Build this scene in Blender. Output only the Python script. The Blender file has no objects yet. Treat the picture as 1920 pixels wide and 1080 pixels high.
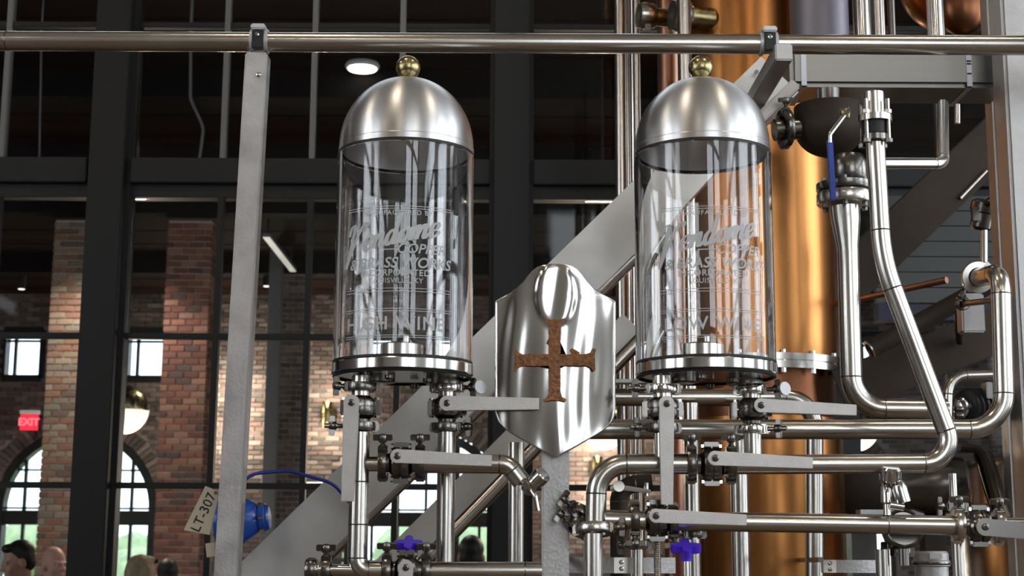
import bpy, bmesh, math, random
from mathutils import Vector as V, Matrix as Mx
random.seed(7)
SC = bpy.context.scene
COL = SC.collection
PI = math.pi

# ------------------------------------------------------------------ camera
F = 2800.0
CAM = V((0, 0, 1.6))
PITCH, ROLL = math.atan(490 / F), math.radians(0.3)
_f = V((0, math.cos(PITCH), math.sin(PITCH)))
_u0 = V((0, -math.sin(PITCH), math.cos(PITCH)))
_r = V((1, 0, 0)) * math.cos(ROLL) + _u0 * math.sin(ROLL)
_u = _u0 * math.cos(ROLL) - V((1, 0, 0)) * math.sin(ROLL)
cd = bpy.data.cameras.new('camera')
cam = bpy.data.objects.new('camera', cd)
COL.objects.link(cam)
cd.sensor_width = 36
cd.lens = F / 1920 * 36
cd.clip_start = 0.05
cd.clip_end = 300
cd.dof.use_dof = True
cd.dof.focus_distance = 3.2
cd.dof.aperture_fstop = 9.0
m = Mx((_r, _u, -_f)).transposed().to_4x4()
m.translation = CAM
cam.matrix_world = m
SC.camera = cam

def P(px, py, Y):
    d = _f + _r * ((px - 960) / F) - _u * ((py - 540) / F)
    return CAM + d * (Y / d.y)

# ------------------------------------------------------------------ world, light, exposure
w = bpy.data.worlds.new('sky')
SC.world = w
w.use_nodes = True
bg = w.node_tree.nodes['Background']
bg.inputs[0].default_value = (0.86, 0.93, 1.0, 1)
bg.inputs[1].default_value = 3.2
SC.view_settings.view_transform = 'Standard'
SC.view_settings.look = 'None'
SC.view_settings.gamma = 1
SC.view_settings.use_curve_mapping = False
SC.view_settings.exposure = 0.12
SC.cycles.use_denoising = True
SC.cycles.max_bounces = 14
SC.cycles.transmission_bounces = 12
SC.cycles.transparent_max_bounces = 24
SC.cycles.caustics_reflective = False
SC.cycles.caustics_refractive = False
SC.cycles.sample_clamp_indirect = 6

def area(name, loc, target, sx, sy, power, col=(1, 1, 1)):
    d = bpy.data.lights.new(name, 'AREA')
    d.shape = 'RECTANGLE'; d.size = sx; d.size_y = sy
    d.energy = power; d.color = col
    o = bpy.data.objects.new(name, d); COL.objects.link(o)
    o.location = loc
    o.rotation_euler = (V(target) - V(loc)).to_track_quat('-Z', 'Z').to_euler()
    return o

def point(name, loc, power, col=(1, .8, .6), r=.1):
    d = bpy.data.lights.new(name, 'POINT')
    d.energy = power; d.color = col; d.shadow_soft_size = r
    o = bpy.data.objects.new(name, d); COL.objects.link(o); o.location = loc
    return o

HX0, HX1, HY0, HY1, HZ = -6.0, 5.0, -8.0, 6.5, 7.5      # the still hall
BACKWIN = [(0.5, 2.3), (2.8, 4.6)]
STREAKWIN = [(-3.4, -1.6), (-.7, 1.1)]  # unseen windows added to put bright streaks on the vessel glass
SIDEWIN = [(-2.6, -.8), (0, 1.8), (2.6, 4.4)]
for (a, b) in BACKWIN:
    area('daylight_back', ((a + b) / 2, HY0 - .05, 4.1), ((a + b) / 2, 0, 3.6), b - a, 4.6, 38, (.86, .93, 1))
for (a, b) in SIDEWIN:
    area('daylight_side', (HX1 + .05, (a + b) / 2, 3.6), (0, (a + b) / 2, 3.2), b - a, 4.6, 85, (.84, .92, 1))
for (a, b) in STREAKWIN:
    area('streak_light_left', (HX0 - .05, (a + b) / 2, 3.6), (0, (a + b) / 2, 3.2), b - a, 4.6, 60, (.95, .96, 1))  # added side light for the glass streaks
LAMPS = [(-4.5, -3.5), (-1.2, -3.5), (2.1, -3.5), (-4.2, 2.4), (-1.0, 2.2), (2.0, 2.2)]
def spot(name, loc, power, col=(1, .9, .79), cone=125, r=.08):
    d = bpy.data.lights.new(name, 'SPOT')
    d.energy = power; d.color = col; d.shadow_soft_size = r; d.spot_size = math.radians(cone); d.spot_blend = .6
    o = bpy.data.objects.new(name, d); COL.objects.link(o); o.location = loc
    return o

# ------------------------------------------------------------------ materials
def mat(name, col, metal=0., rough=.5, var=0., vscale=8., rvar=0., bump=0., bscale=60., stretch=(1, 1, 1), spec=.5,
        emit=0., ecol=None, aniso=0., rand=None, trans=0., ior=1.45, island=None, alpha=1., coat=0.):
    mt = bpy.data.materials.new(name)
    mt.use_nodes = True
    nt = mt.node_tree; N = nt.nodes; L = nt.links
    b = N['Principled BSDF']
    b.inputs['Base Color'].default_value = (*col, 1)
    b.inputs['Metallic'].default_value = metal
    b.inputs['Roughness'].default_value = rough
    b.inputs['Specular IOR Level'].default_value = spec
    b.inputs['IOR'].default_value = ior
    b.inputs['Transmission Weight'].default_value = trans
    b.inputs['Alpha'].default_value = alpha
    b.inputs['Coat Weight'].default_value = coat
    if emit:
        b.inputs['Emission Color'].default_value = (*(ecol or col), 1)
        b.inputs['Emission Strength'].default_value = emit
    src = None
    if rand or island:
        if rand:
            s = N.new('ShaderNodeObjectInfo').outputs['Random']
        else:
            s = N.new('ShaderNodeNewGeometry').outputs['Random Per Island']
        cr = N.new('ShaderNodeValToRGB'); cr.color_ramp.interpolation = 'CONSTANT'
        pal = rand or island
        els = cr.color_ramp.elements
        els[0].color = (*pal[0], 1); els[1].color = (*pal[1], 1); els[1].position = 1 / len(pal)
        for i in range(2, len(pal)):
            e = els.new(i / len(pal)); e.color = (*pal[i], 1)
        L.new(s, cr.inputs[0]); src = cr.outputs[0]
    if var or rvar or bump:
        tc = N.new('ShaderNodeTexCoord'); mp = N.new('ShaderNodeMapping')
        mp.inputs['Scale'].default_value = stretch
        L.new(tc.outputs['Object'], mp.inputs[0])
        if var or rvar:
            nz = N.new('ShaderNodeTexNoise'); nz.inputs['Scale'].default_value = vscale; nz.inputs['Detail'].default_value = 5
            L.new(mp.outputs[0], nz.inputs[0])
            if var:
                mix = N.new('ShaderNodeMix'); mix.data_type = 'RGBA'; mix.blend_type = 'MULTIPLY'
                mix.inputs[0].default_value = 1
                mr = N.new('ShaderNodeMapRange')
                mr.inputs[1].default_value = .3; mr.inputs[2].default_value = .7
                mr.inputs[3].default_value = 1 - var; mr.inputs[4].default_value = 1 + var * .5
                L.new(nz.outputs[0], mr.inputs[0])
                mix.inputs[6].default_value = (*col, 1)
                if src: L.new(src, mix.inputs[6])
                L.new(mr.outputs[0], mix.inputs[7])
                src = mix.outputs[2]
            if rvar:
                mr = N.new('ShaderNodeMapRange')
                mr.inputs[1].default_value = .3; mr.inputs[2].default_value = .7
                mr.inputs[3].default_value = max(.02, rough - rvar); mr.inputs[4].default_value = rough + rvar
                L.new(nz.outputs[0], mr.inputs[0]); L.new(mr.outputs[0], b.inputs['Roughness'])
        if bump:
            n2 = N.new('ShaderNodeTexNoise'); n2.inputs['Scale'].default_value = bscale; n2.inputs['Detail'].default_value = 3
            L.new(mp.outputs[0], n2.inputs[0])
            bp = N.new('ShaderNodeBump'); bp.inputs['Strength'].default_value = bump; bp.inputs['Distance'].default_value = .01
            L.new(n2.outputs[0], bp.inputs['Height']); L.new(bp.outputs[0], b.inputs['Normal'])
    if src: L.new(src, b.inputs['Base Color'])
    if aniso:
        b.inputs['Anisotropic Rotation'].default_value = .25
        b.inputs['Anisotropic'].default_value = aniso
        tg = N.new('ShaderNodeTangent'); tg.direction_type = 'RADIAL'; tg.axis = 'Z'
        L.new(tg.outputs[0], b.inputs['Tangent'])
    return mt

def pane_mat(name, tint=(.93, .95, .96)):
    mt = bpy.data.materials.new(name); mt.use_nodes = True
    nt = mt.node_tree; N = nt.nodes; L = nt.links
    for n in list(N):
        if n.type != 'OUTPUT_MATERIAL': N.remove(n)
    out = [n for n in N if n.type == 'OUTPUT_MATERIAL'][0]
    tr = N.new('ShaderNodeBsdfTransparent'); tr.inputs[0].default_value = (*tint, 1)
    gl = N.new('ShaderNodeBsdfGlossy'); gl.inputs['Roughness'].default_value = .03
    fr = N.new('ShaderNodeFresnel'); fr.inputs[0].default_value = 1.28
    mx = N.new('ShaderNodeMixShader')
    L.new(fr.outputs[0], mx.inputs[0]); L.new(tr.outputs[0], mx.inputs[1]); L.new(gl.outputs[0], mx.inputs[2])
    L.new(mx.outputs[0], out.inputs[0])
    return mt

def etched_mat():
    mt = bpy.data.materials.new('etched_frost'); mt.use_nodes = True
    nt = mt.node_tree; N = nt.nodes; L = nt.links
    out = [n for n in N if n.type == 'OUTPUT_MATERIAL'][0]
    b = N['Principled BSDF']; b.inputs['Base Color'].default_value = (.88, .89, .9, 1); b.inputs['Roughness'].default_value = .8
    tl = N.new('ShaderNodeBsdfTranslucent'); tl.inputs[0].default_value = (.85, .86, .88, 1)
    m1 = N.new('ShaderNodeMixShader'); m1.inputs[0].default_value = .35
    L.new(b.outputs[0], m1.inputs[1]); L.new(tl.outputs[0], m1.inputs[2])
    tr = N.new('ShaderNodeBsdfTransparent')
    m2 = N.new('ShaderNodeMixShader'); m2.inputs[0].default_value = .1
    L.new(m1.outputs[0], m2.inputs[1]); L.new(tr.outputs[0], m2.inputs[2])
    L.new(m2.outputs[0], out.inputs[0])
    return mt

STEEL = mat('stainless_satin', (.62, .585, .535), 1, .23, var=.06, vscale=6, rvar=.03)
POLISH = mat('stainless_bright', (.68, .66, .63), 1, .14)
CHROME = mat('chrome', (.72, .7, .68), 1, .08)
DKSTEEL = mat('cast_stainless', (.21, .195, .18), 1, .24)
LEVER = mat('blasted_steel', (.58, .55, .52), .75, .48, var=.08, vscale=30, bump=.08, bscale=300)
GALV = mat('galvanised', (.56, .54, .53), .72, .46, var=.14, vscale=22, rvar=.1, bump=.1, bscale=120)
STRING = mat('mill_steel', (.56, .54, .51), .8, .42, var=.1, vscale=9, rvar=.1)
BROWNST = mat('dull_brown_steel', (.052, .038, .028), .1, .6, spec=.25, var=.2, vscale=7)
BEAMST = mat('beam_steel', (.27, .255, .235), 1, .38, var=.15, vscale=5, rvar=.08, stretch=(.3, 2, 4))
DOME = mat('spun_steel', (.80, .79, .79), 1, .36, aniso=.75)
SHIELD = mat('buffed_steel', (.56, .54, .51), 1, .15)
RUST = mat('rusted_copper', (.36, .16, .07), .25, .65, var=.5, vscale=120, bump=.6, bscale=180)
BRASS = mat('aged_brass', (.42, .35, .17), 1, .26, var=.2, vscale=30, rvar=.1)
COPPER = mat('lacquered_copper', (.50, .215, .068), 1, .28, var=.10, vscale=3, rvar=.03, stretch=(1, 1, .25))
COPPER2 = mat('dull_copper', (.50, .27, .18), 1, .34, var=.2, vscale=6, rvar=.08, stretch=(1, 1, .3))
COPPERD = mat('dark_copper', (.22, .09, .045), 1, .35, var=.2, vscale=6)
PURPST = mat('weathered_steel', (.28, .26, .3), .7, .5, var=.25, vscale=9, stretch=(1, 1, .3))
BLACKST = mat('black_window_steel', (.0105, .0115, .012), 0, .45, spec=.35)
GREYLIT = mat('grey_steel_and_lit_bar', (.16, .165, .165), .2, .4)  # plain grey steel; on upper muntins it paints light caught by black bars
DARK = mat('dark_rubber', (.015, .015, .016), 0, .5)
MOTOR = mat('dark_motor_paint', (.035, .037, .042), .1, .4)
BLUE = mat('blue_enamel', (.02, .09, .45), 0, .3, coat=.4)
BLUEGRIP = mat('blue_vinyl', (.025, .07, .4), 0, .4)
CABLE = mat('blue_cable_jacket', (.02, .045, .3), 0, .4)
PURPLE = mat('violet_plastic', (.09, .03, .62), 0, .35)
PAPER = mat('card', (.55, .48, .36), 0, .8, var=.06)
WHITE = mat('white_enamel', (.8, .8, .8), 0, .4)
INK = mat('ink', (.01, .01, .01), 0, .7)
STRAP = mat('white_strap', (.62, .62, .66), .3, .4)
GLASS = mat('clear_glass', (1, 1, 1), 0, .0, trans=1, ior=1.47)
PANE = pane_mat('window_pane_glass')
ETCH = etched_mat()
REDP = [(.25, .095, .06), (.20, .08, .06), (.29, .13, .085), (.11, .065, .055), (.22, .11, .075), (.31, .165, .11), (.16, .065, .045)]
TANP = [(.30, .21, .145), (.25, .14, .095), (.33, .25, .18), (.17, .11, .08), (.22, .18, .135), (.28, .14, .09)]
DULP = [(.17, .135, .125), (.13, .10, .095), (.22, .18, .165), (.09, .08, .077), (.16, .11, .10), (.25, .21, .195)]
BRK_R = mat('red_brick', (.2, .1, .07), 0, .85, rand=REDP, var=.2, vscale=20, bump=.3, bscale=60)
BRK_T = mat('tan_brick', (.2, .1, .07), 0, .85, rand=TANP, var=.2, vscale=20, bump=.3, bscale=60)
BRK_D = mat('dull_brick', (.2, .1, .07), 0, .85, rand=DULP, var=.2, vscale=20, bump=.3, bscale=60)
BRK_DI = mat('dull_brick_field', (.2, .1, .07), 0, .85, island=DULP, var=.2, vscale=20, bump=.3, bscale=60)
MORTAR = mat('mortar', (.50, .43, .36), 0, .9, var=.15, vscale=9)
MORTARD = mat('dark_mortar', (.38, .33, .3), 0, .9, var=.15, vscale=9)
CONC = mat('dark_concrete', (.13, .088, .055), 0, .45, var=.25, vscale=1.5)
PLASTER = mat('pale_plaster', (.52, .51, .49), 0, .8, var=.08, vscale=1.5)
WOOD = mat('dark_red_wood', (.03, .014, .011), 0, .85, spec=.08, rand=[(.020, .008, .006), (.013, .006, .005), (.026, .010, .008), (.016, .009, .007)], var=.3, vscale=3, stretch=(.2, 3, 3))
BEAMW = mat('near_black_timber', (.009, .0075, .0075), 0, .85, spec=.1)
GLOBE = mat('opal_glass_lit', (1, .86, .74), 0, .4, emit=1.25, ecol=(1, .8, .66))
LAMPE = mat('lamp_lit', (1, .95, .85), 0, .4, emit=6, ecol=(1, .93, .82))
LINE = mat('linear_lamp_lit', (1, 1, .95), 0, .4, emit=.45, ecol=(1, .95, .86))
LINEB = mat('bright_linear_lamp_lit', (1, 1, .95), 0, .4, emit=1.6, ecol=(1, .96, .86))
SCONCE = mat('sconce_flame_lit', (1, .7, .3), 0, .4, emit=3, ecol=(1, .55, .2))
REDE = mat('red_sign_lit', (.9, .03, .06), 0, .4, emit=.9, ecol=(1, .02, .06))
REDL = mat('sign_letter_lit', (1, .3, .3), 0, .4, emit=1.1, ecol=(1, .14, .17))
LAWN = mat('lawn', (.42, .5, .3), 0, .9, var=.3, vscale=2)
LEAF = mat('tree_leaf', (.36, .46, .26), 0, .8, var=.3, vscale=3)
SKIN = mat('skin', (.52, .28, .2), 0, .5)
SKIN2 = mat('pale_skin', (.6, .34, .26), 0, .5)
HAIRD = mat('dark_hair', (.012, .009, .008), 0, .5)
HAIRB = mat('blonde_hair', (.5, .36, .22), 0, .5, var=.3, vscale=60)
CLOTHD = mat('dark_cloth', (.02, .02, .024), 0, .8)
CLOTHG = mat('grey_cloth', (.12, .12, .13), 0, .8)
CLOTHP = mat('pale_cloth', (.4, .36, .34), 0, .8)
EYE = mat('eye_white', (.8, .78, .75), 0, .3)
NAVY = mat('navy_paint', (.008, .012, .04), 0, .5)
SIDING = mat('grey_siding', (.06, .063, .06), .3, .5)

# ------------------------------------------------------------------ mesh helpers
def basis(d, up=None):
    d = V(d).normalized()
    up = V(up) if up is not None else (V((0, 0, 1)) if abs(d.z) < .95 else V((0, 1, 0)))
    a = (up - d * up.dot(d)).normalized()
    return d, a, d.cross(a).normalized()

def fillet(pts, R, n=9):
    pts = [V(p) for p in pts]
    out, bends = [pts[0]], []
    Rs = R if isinstance(R, (list, tuple)) else [R] * len(pts)
    for i in range(1, len(pts) - 1):
        p, a, b = pts[i], pts[i - 1], pts[i + 1]
        u, v = (a - p).normalized(), (b - p).normalized()
        ang = u.angle(v)
        if ang > PI - .02 or Rs[i] <= 0:
            out.append(p); continue
        t = min(Rs[i] / math.tan(ang / 2), .49 * (a - p).length, .49 * (b - p).length) if 1 else 0
        r = t * math.tan(ang / 2)
        s, e = p + u * t, p + v * t
        c = p + (u + v).normalized() * (r / math.sin(ang / 2))
        sv, ev = s - c, e - c
        tot = sv.angle(ev)
        ax = sv.cross(ev).normalized()
        for k in range(n + 1):
            out.append(c + Mx.Rotation(tot * k / n, 3, ax) @ sv)
        bends += [(s, -u), (e, v)]
    out.append(pts[-1])
    return out, bends

class MB:
    def __init__(s): s.v = []; s.f = []
    def _add(s, vs, fs):
        o = len(s.v); s.v += [V(x) for x in vs]; s.f += [tuple(i + o for i in f) for f in fs]; return s
    def box(s, c, size, R=None):
        x, y, z = [k / 2 for k in size]
        vs = [V((sx * x, sy * y, sz * z)) for sx in (-1, 1) for sy in (-1, 1) for sz in (-1, 1)]
        if R is not None: vs = [R @ q for q in vs]
        c = V(c)
        return s._add([c + q for q in vs], [(0, 1, 3, 2), (4, 6, 7, 5), (0, 4, 5, 1), (2, 3, 7, 6), (0, 2, 6, 4), (1, 5, 7, 3)])
    def bb(s, x0, x1, y0, y1, z0, z1):
        return s.box(((x0 + x1) / 2, (y0 + y1) / 2, (z0 + z1) / 2), (x1 - x0, y1 - y0, z1 - z0))
    def bar(s, p0, p1, w, h, up=None, taper=1.):
        p0, p1 = V(p0), V(p1)
        d, a, b = basis(p1 - p0, up)
        vs = []
        for p, k in ((p0, 1), (p1, taper)):
            for sa, sb in ((1, 1), (1, -1), (-1, -1), (-1, 1)):
                vs.append(p + a * (sa * h / 2 * k) + b * (sb * w / 2 * k))
        return s._add(vs, [(0, 1, 2, 3), (7, 6, 5, 4), (0, 4, 5, 1), (1, 5, 6, 2), (2, 6, 7, 3), (3, 7, 4, 0)])
    def lathe(s, prof, o, axis=(0, 0, 1), seg=28, caps=True, up=None):
        d, a, b = basis(axis, up); o = V(o)
        vs, fs = [], []
        for r, h in prof:
            for k in range(seg):
                t = 2 * PI * k / seg
                vs.append(o + d * h + (a * math.cos(t) + b * math.sin(t)) * max(r, 1e-5))
        for i in range(len(prof) - 1):
            for k in range(seg):
                k2 = (k + 1) % seg
                fs.append((i * seg + k, i * seg + k2, (i + 1) * seg + k2, (i + 1) * seg + k))
        if caps:
            fs.append(tuple(reversed(range(seg))))
            fs.append(tuple(range((len(prof) - 1) * seg, len(prof) * seg)))
        return s._add(vs, fs)
    def cyl(s, p0, p1, r, r2=None, seg=20):
        p0, p1 = V(p0), V(p1)
        return s.lathe([(r, 0), (r if r2 is None else r2, (p1 - p0).length)], p0, p1 - p0, seg)
    def tube(s, path, r, seg=18, closed=False, caps=True):
        path = [V(p) for p in path]
        n = len(path); vs, fs = [], []
        d = (path[1] - path[0]).normalized()
        _, a, b = basis(d)
        for i in range(n):
            t = (path[min(i + 1, n - 1)] - path[max(i - 1, 0)]).normalized()
            q = d.rotation_difference(t); a = q @ a; b = q @ b; d = t
            rr = r[i] if isinstance(r, (list, tuple)) else r
            for k in range(seg):
                th = 2 * PI * k / seg
                vs.append(path[i] + (a * math.cos(th) + b * math.sin(th)) * rr)
        for i in range(n - 1):
            for k in range(seg):
                k2 = (k + 1) % seg
                fs.append((i * seg + k, i * seg + k2, (i + 1) * seg + k2, (i + 1) * seg + k))
        if caps:
            fs.append(tuple(reversed(range(seg)))); fs.append(tuple(range((n - 1) * seg, n * seg)))
        return s._add(vs, fs)
    def prism(s, outline, o, ux, uy, depth):
        o, ux, uy = V(o), V(ux).normalized(), V(uy).normalized()
        n = ux.cross(uy)
        k = len(outline)
        vs = [o + ux * x + uy * y + n * (depth / 2) for x, y in outline] + [o + ux * x + uy * y - n * (depth / 2) for x, y in outline]
        fs = [tuple(range(k)), tuple(reversed(range(k, 2 * k)))] + [(i, i + k, (i + 1) % k + k, (i + 1) % k) for i in range(k)]
        return s._add(vs, fs)
    def sphere(s, c, r, seg=20, rings=12, R=None):
        rx, ry, rz = (r, r, r) if not isinstance(r, (list, tuple)) else r
        vs, fs = [], []
        for i in range(rings + 1):
            ph = -PI / 2 + PI * i / rings
            for k in range(seg):
                t = 2 * PI * k / seg
                q = V((rx * math.cos(ph) * math.cos(t), ry * math.cos(ph) * math.sin(t), rz * math.sin(ph)))
                vs.append(V(c) + (R @ q if R is not None else q))
        for i in range(rings):
            for k in range(seg):
                k2 = (k + 1) % seg
                fs.append((i * seg + k, i * seg + k2, (i + 1) * seg + k2, (i + 1) * seg + k))
        return s._add(vs, fs)
    def build(s, name, mt, parent=None, bevel=0., angle=35, merge=True, smooth=True):
        me = bpy.data.meshes.new(name)
        off = V((0, 0, 0))
        q = parent
        while q is not None: off = off + q.location; q = q.parent
        me.from_pydata([v - off for v in s.v], [], s.f)
        bm = bmesh.new(); bm.from_mesh(me)
        if merge: bmesh.ops.remove_doubles(bm, verts=bm.verts, dist=2e-5)
        bmesh.ops.recalc_face_normals(bm, faces=bm.faces)
        if bevel:
            es = [e for e in bm.edges if len(e.link_faces) == 2 and e.calc_face_angle(0) > .6]
            bmesh.ops.bevel(bm, geom=es, offset=bevel, segments=2, affect='EDGES', clamp_overlap=True)
        bm.to_mesh(me); bm.free()
        if smooth:
            for p in me.polygons: p.use_smooth = True
            me.set_sharp_from_angle(angle=math.radians(angle))
        me.materials.append(mt)
        o = bpy.data.objects.new(name, me); COL.objects.link(o)
        if parent is not None: o.parent = parent
        return o

def thing(name, label, cat, loc, group=None, kind=None):
    o = bpy.data.objects.new(name, None); COL.objects.link(o)
    o.empty_display_size = .05
    o.location = V(loc)
    return tag(o, label, cat, group, kind)

def tag(o, label=None, cat=None, group=None, kind=None):
    if label: o['label'] = label
    if cat: o['category'] = cat
    if group: o['group'] = group
    if kind: o['kind'] = kind
    return o

def struct(name, label, loc=(0, 0, 0)):
    o = bpy.data.objects.new(name, None); COL.objects.link(o); o.location = V(loc)
    o['kind'] = 'structure'
    if label: o['label'] = label
    return o

# ------------------------------------------------------------------ the hall: floor, ceiling, walls behind the camera
def wall_with_holes(name, mt, label, axis, pos, thick, u0, u1, z0, z1, holes):
    """a wall in plane axis=pos; holes = (ua, ub, za, zb), sorted along u"""
    b = MB()
    def slab(a, c, za, zb):
        if c - a < .001 or zb - za < .001: return
        if axis == 'y': b.bb(a, c, pos, pos + thick, za, zb)
        else: b.bb(pos, pos + thick, a, c, za, zb)
    cur = u0
    for (a, c, za, zb) in holes:
        slab(cur, a, z0, z1); slab(a, c, z0, za); slab(a, c, zb, z1); cur = c
    slab(cur, u1, z0, z1)
    o = b.build(name, mt, smooth=False)
    o['kind'] = 'structure'
    if label: o['label'] = label
    return o

HCEIL = mat('pale_timber', (.30, .26, .215), 0, .7, var=.15, vscale=2)
fl = MB().bb(-9, 9, HY0 - .3, 21.3, -.2, 0).build('floor', CONC, smooth=False); tag(fl, 'dark brown concrete floor of both halls', kind='structure')
ce = MB().bb(HX0 - .3, HX1 + .3, HY0 - .3, HY1 + .1, HZ, HZ + .2).build('ceiling', HCEIL, smooth=False); tag(ce, 'pale timber ceiling above the still hall', kind='structure')
wall_with_holes('wall_rear', PLASTER, 'pale wall behind the viewpoint with tall windows', 'y', HY0 - .3, .3, HX0 - .3, HX1 + .3, 0, HZ, [(a, b, 1.8, 6.4) for a, b in BACKWIN])
wall_with_holes('wall_right', PLASTER, 'pale side wall of the still hall with tall windows', 'x', HX1, .3, HY0, HY1, 0, HZ, [(a, b, 1.3, 5.9) for a, b in SIDEWIN])
wall_with_holes('wall_left', BRK_D, 'brown side wall of the still hall', 'x', HX0 - .3, .3, HY0, HY1, 0, HZ, [(a, b, 1.3, 5.9) for a, b in STREAKWIN])
n_win = 0
for (a, b) in BACKWIN + SIDEWIN + STREAKWIN:
    n_win += 1
    back = n_win <= 2
    fx = HX0 + .06 if n_win > 5 else HX1  # the last pair are the added left windows
    g = MB(); zz0, zz1 = (1.8, 6.4) if back else (1.3, 5.9)
    wd = b - a
    us = [a + .03, a + wd / 3, a + 2 * wd / 3, b - .03]
    for u in us:
        if back: g.bb(u - .03, u + .03, HY0 + .0, HY0 + .06, zz0, zz1)
        else: g.bb(fx - .06, fx, u - .03, u + .03, zz0, zz1)
    for k in range(6):
        z = zz0 + (zz1 - zz0) * k / 5
        if back: g.bb(a, b, HY0, HY0 + .06, z - .03, z + .03)
        else: g.bb(fx - .06, fx, a, b, z - .03, z + .03)
    o = g.build('window_%d' % n_win, BLACKST, smooth=False, merge=False)
    tag(o, 'black steel window grid letting in daylight', kind='structure')
for i, (x, y) in enumerate(LAMPS):
    t = thing('pendant_lamp', 'black high bay lamp hung from the hall ceiling', 'lamp', (x, y, HZ), 'high bay lamps of the still hall')
    MB().cyl((x, y, HZ - 1.2), (x, y, HZ), .012, seg=8).build('cord', DARK, t)
    MB().lathe([(.06, 0), (.1, -.06), (.26, -.24), (.255, -.245), (.09, -.06), (.05, -.03)], (x, y, HZ - 1.2), seg=24, caps=False).build('shade', DARK, t)
    MB().lathe([(.21, 0), (.21, -.01)], (x, y, HZ - 1.4), seg=24).build('diffuser', LAMPE, t)
    point('lamp_light', (x, y, HZ - 1.55), 30, (1, .84, .64), .15)

# ------------------------------------------------------------------ window wall between the two halls
WY = 6.5
def wx(px, py=540): return P(px, py, WY).x
def wz(py, px=600): return P(px, py, WY).z
Z_T0, Z_T1 = wz(349), wz(303)          # transom
colA, colB = wx(198), wx(958)
colC, colD, colZ = wx(1560), wx(2330), wx(-560)
cols = [HX0 + .1, colZ, colA, colB, colC, colD, HX1 - .1]
ww = struct('trim_1', 'black steel posts and transom of the tall glazed partition', (0, WY, 0))
CW = .098
for i, x in enumerate(cols):
    MB().bb(x - CW + .02, x + CW - .02, WY - .1, WY + .12, 0, HZ).build('post', BLACKST, ww, bevel=.004)
    MB().bb(x - CW, x - CW + .03, WY - .03, WY + .06, 0, HZ).build('post_edge', BLACKST, ww, bevel=.003)
    MB().bb(x + CW - .03, x + CW, WY - .03, WY + .06, 0, HZ).build('post_edge', BLACKST, ww, bevel=.003)
for i in range(len(cols) - 1):
    a, b = cols[i] + CW, cols[i + 1] - CW
    MB().bb(a, b, WY - .06, WY + .1, Z_T0, Z_T1).build('transom', BLACKST, ww, bevel=.004)
    MB().bb(a, b, WY - .02, WY + .06, Z_T0 - .06, Z_T0).build('transom_lip', BLACKST, ww, bevel=.002)
    MB().bb(a, b, WY - .06, WY + .1, 6.6, HZ).build('header', BLACKST, ww)
    MB().bb(a, b, WY - .06, WY + .1, 0, .25).build('sill', BLACKST, ww)
bar_w = .013
zl = [.25, wz(1195), wz(912), wz(632), Z_T0 - .06]
zu = [Z_T1, wz(50), wz(-230), wz(-510), 6.6]
for i in range(len(cols) - 1):
    a, b = cols[i] + CW, cols[i + 1] - CW
    n = max(1, round((b - a) / .37))
    for lev, zs in (('lower', zl), ('upper', zu)):
        n_win += 1
        wn = struct('window_%d' % n_win, '%s bay of steel framed glazing between the halls' % lev, ((a + b) / 2, WY, zs[0]))
        xs = [a + (b - a) * k / n for k in range(n + 1)]
        mt = BLACKST if lev == 'lower' else GREYLIT  # upper bars paler: light on the black steel is put into their colour
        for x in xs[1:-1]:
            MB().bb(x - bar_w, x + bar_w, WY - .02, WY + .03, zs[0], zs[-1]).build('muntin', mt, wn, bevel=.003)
        for z in zs[1:-1]:
            MB().bb(a, b, WY - .016, WY + .026, z - bar_w, z + bar_w).build('muntin', BLACKST, wn, bevel=.003)
        for k in range(n):
            for j in range(len(zs) - 1):
                MB().bb(xs[k] + .004, xs[k + 1] - .004, WY + .002, WY + .008, zs[j] + .004, zs[j + 1] - .004).build('pane', PANE, wn, smooth=False)

# ------------------------------------------------------------------ the far room
BX0, BX1, BY, BZ = -8.5, 8.5, 21.0, 5.15
cb = struct('ceiling_far', 'dark red boarded ceiling over the far room', (0, 14, BZ))
bmesh_plank = None
nb = 56
for k in range(nb):
    y0 = WY + .15 + (BY - WY - .15) * k / nb
    y1 = WY + .15 + (BY - WY - .15) * (k + 1) / nb
    MB().bb(BX0, BX1, y0 + .006, y1 - .006, BZ + .004 * (k % 3), BZ + .04).build('plank', WOOD, cb, smooth=False)
MB().bb(BX0, BX1, WY, BY, BZ + .045, BZ + .12).build('deck', BEAMW, cb, smooth=False)
for y in (8.3, 10.9, 13.1, 14.85, 18.2):
    MB().bb(BX0, BX1, y - .12, y + .12, BZ - .22, BZ).build('beam', BEAMW, cb, smooth=False)
for s_, x in (('west', BX0 - .2), ('east', BX1)):
    o = MB().bb(x, x + .2, WY, BY + .2, 0, BZ + .2).build('wall_' + s_, MORTARD, smooth=False); tag(o, 'plain dark side wall of the far room', kind='structure')

# rear brick wall with arched windows and square windows above
def bx(px): return P(px, 800, BY).x
def bz(py): return P(600, py, BY).z
ARCH = [bx(-590), bx(150), bx(800), bx(1520), bx(2240)]
AR = 150 * BY / F
A_TOP = bz(806)
A_SPR = A_TOP - AR
SQW = 37 * BY / F
SQ = []
for a in (bx(150), bx(800), bx(1540)):
    SQ += [a - 116 * BY / F, a + 116 * BY / F]
SQ0, SQ1 = bz(712), bz(622)
def in_hole(x, z, g=0.):
    for a in ARCH:
        if abs(x - a) < AR + g and .5 < z < A_SPR: return True
        if z >= A_SPR and math.hypot(x - a, z - A_SPR) < AR + g: return True
    for a in SQ:
        if abs(x - a) < SQW + g and SQ0 - g < z < SQ1 + g: return True
    return False
wb = struct('wall_back', 'brown brick wall of the far room with arched windows', (0, BY, 0))
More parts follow.
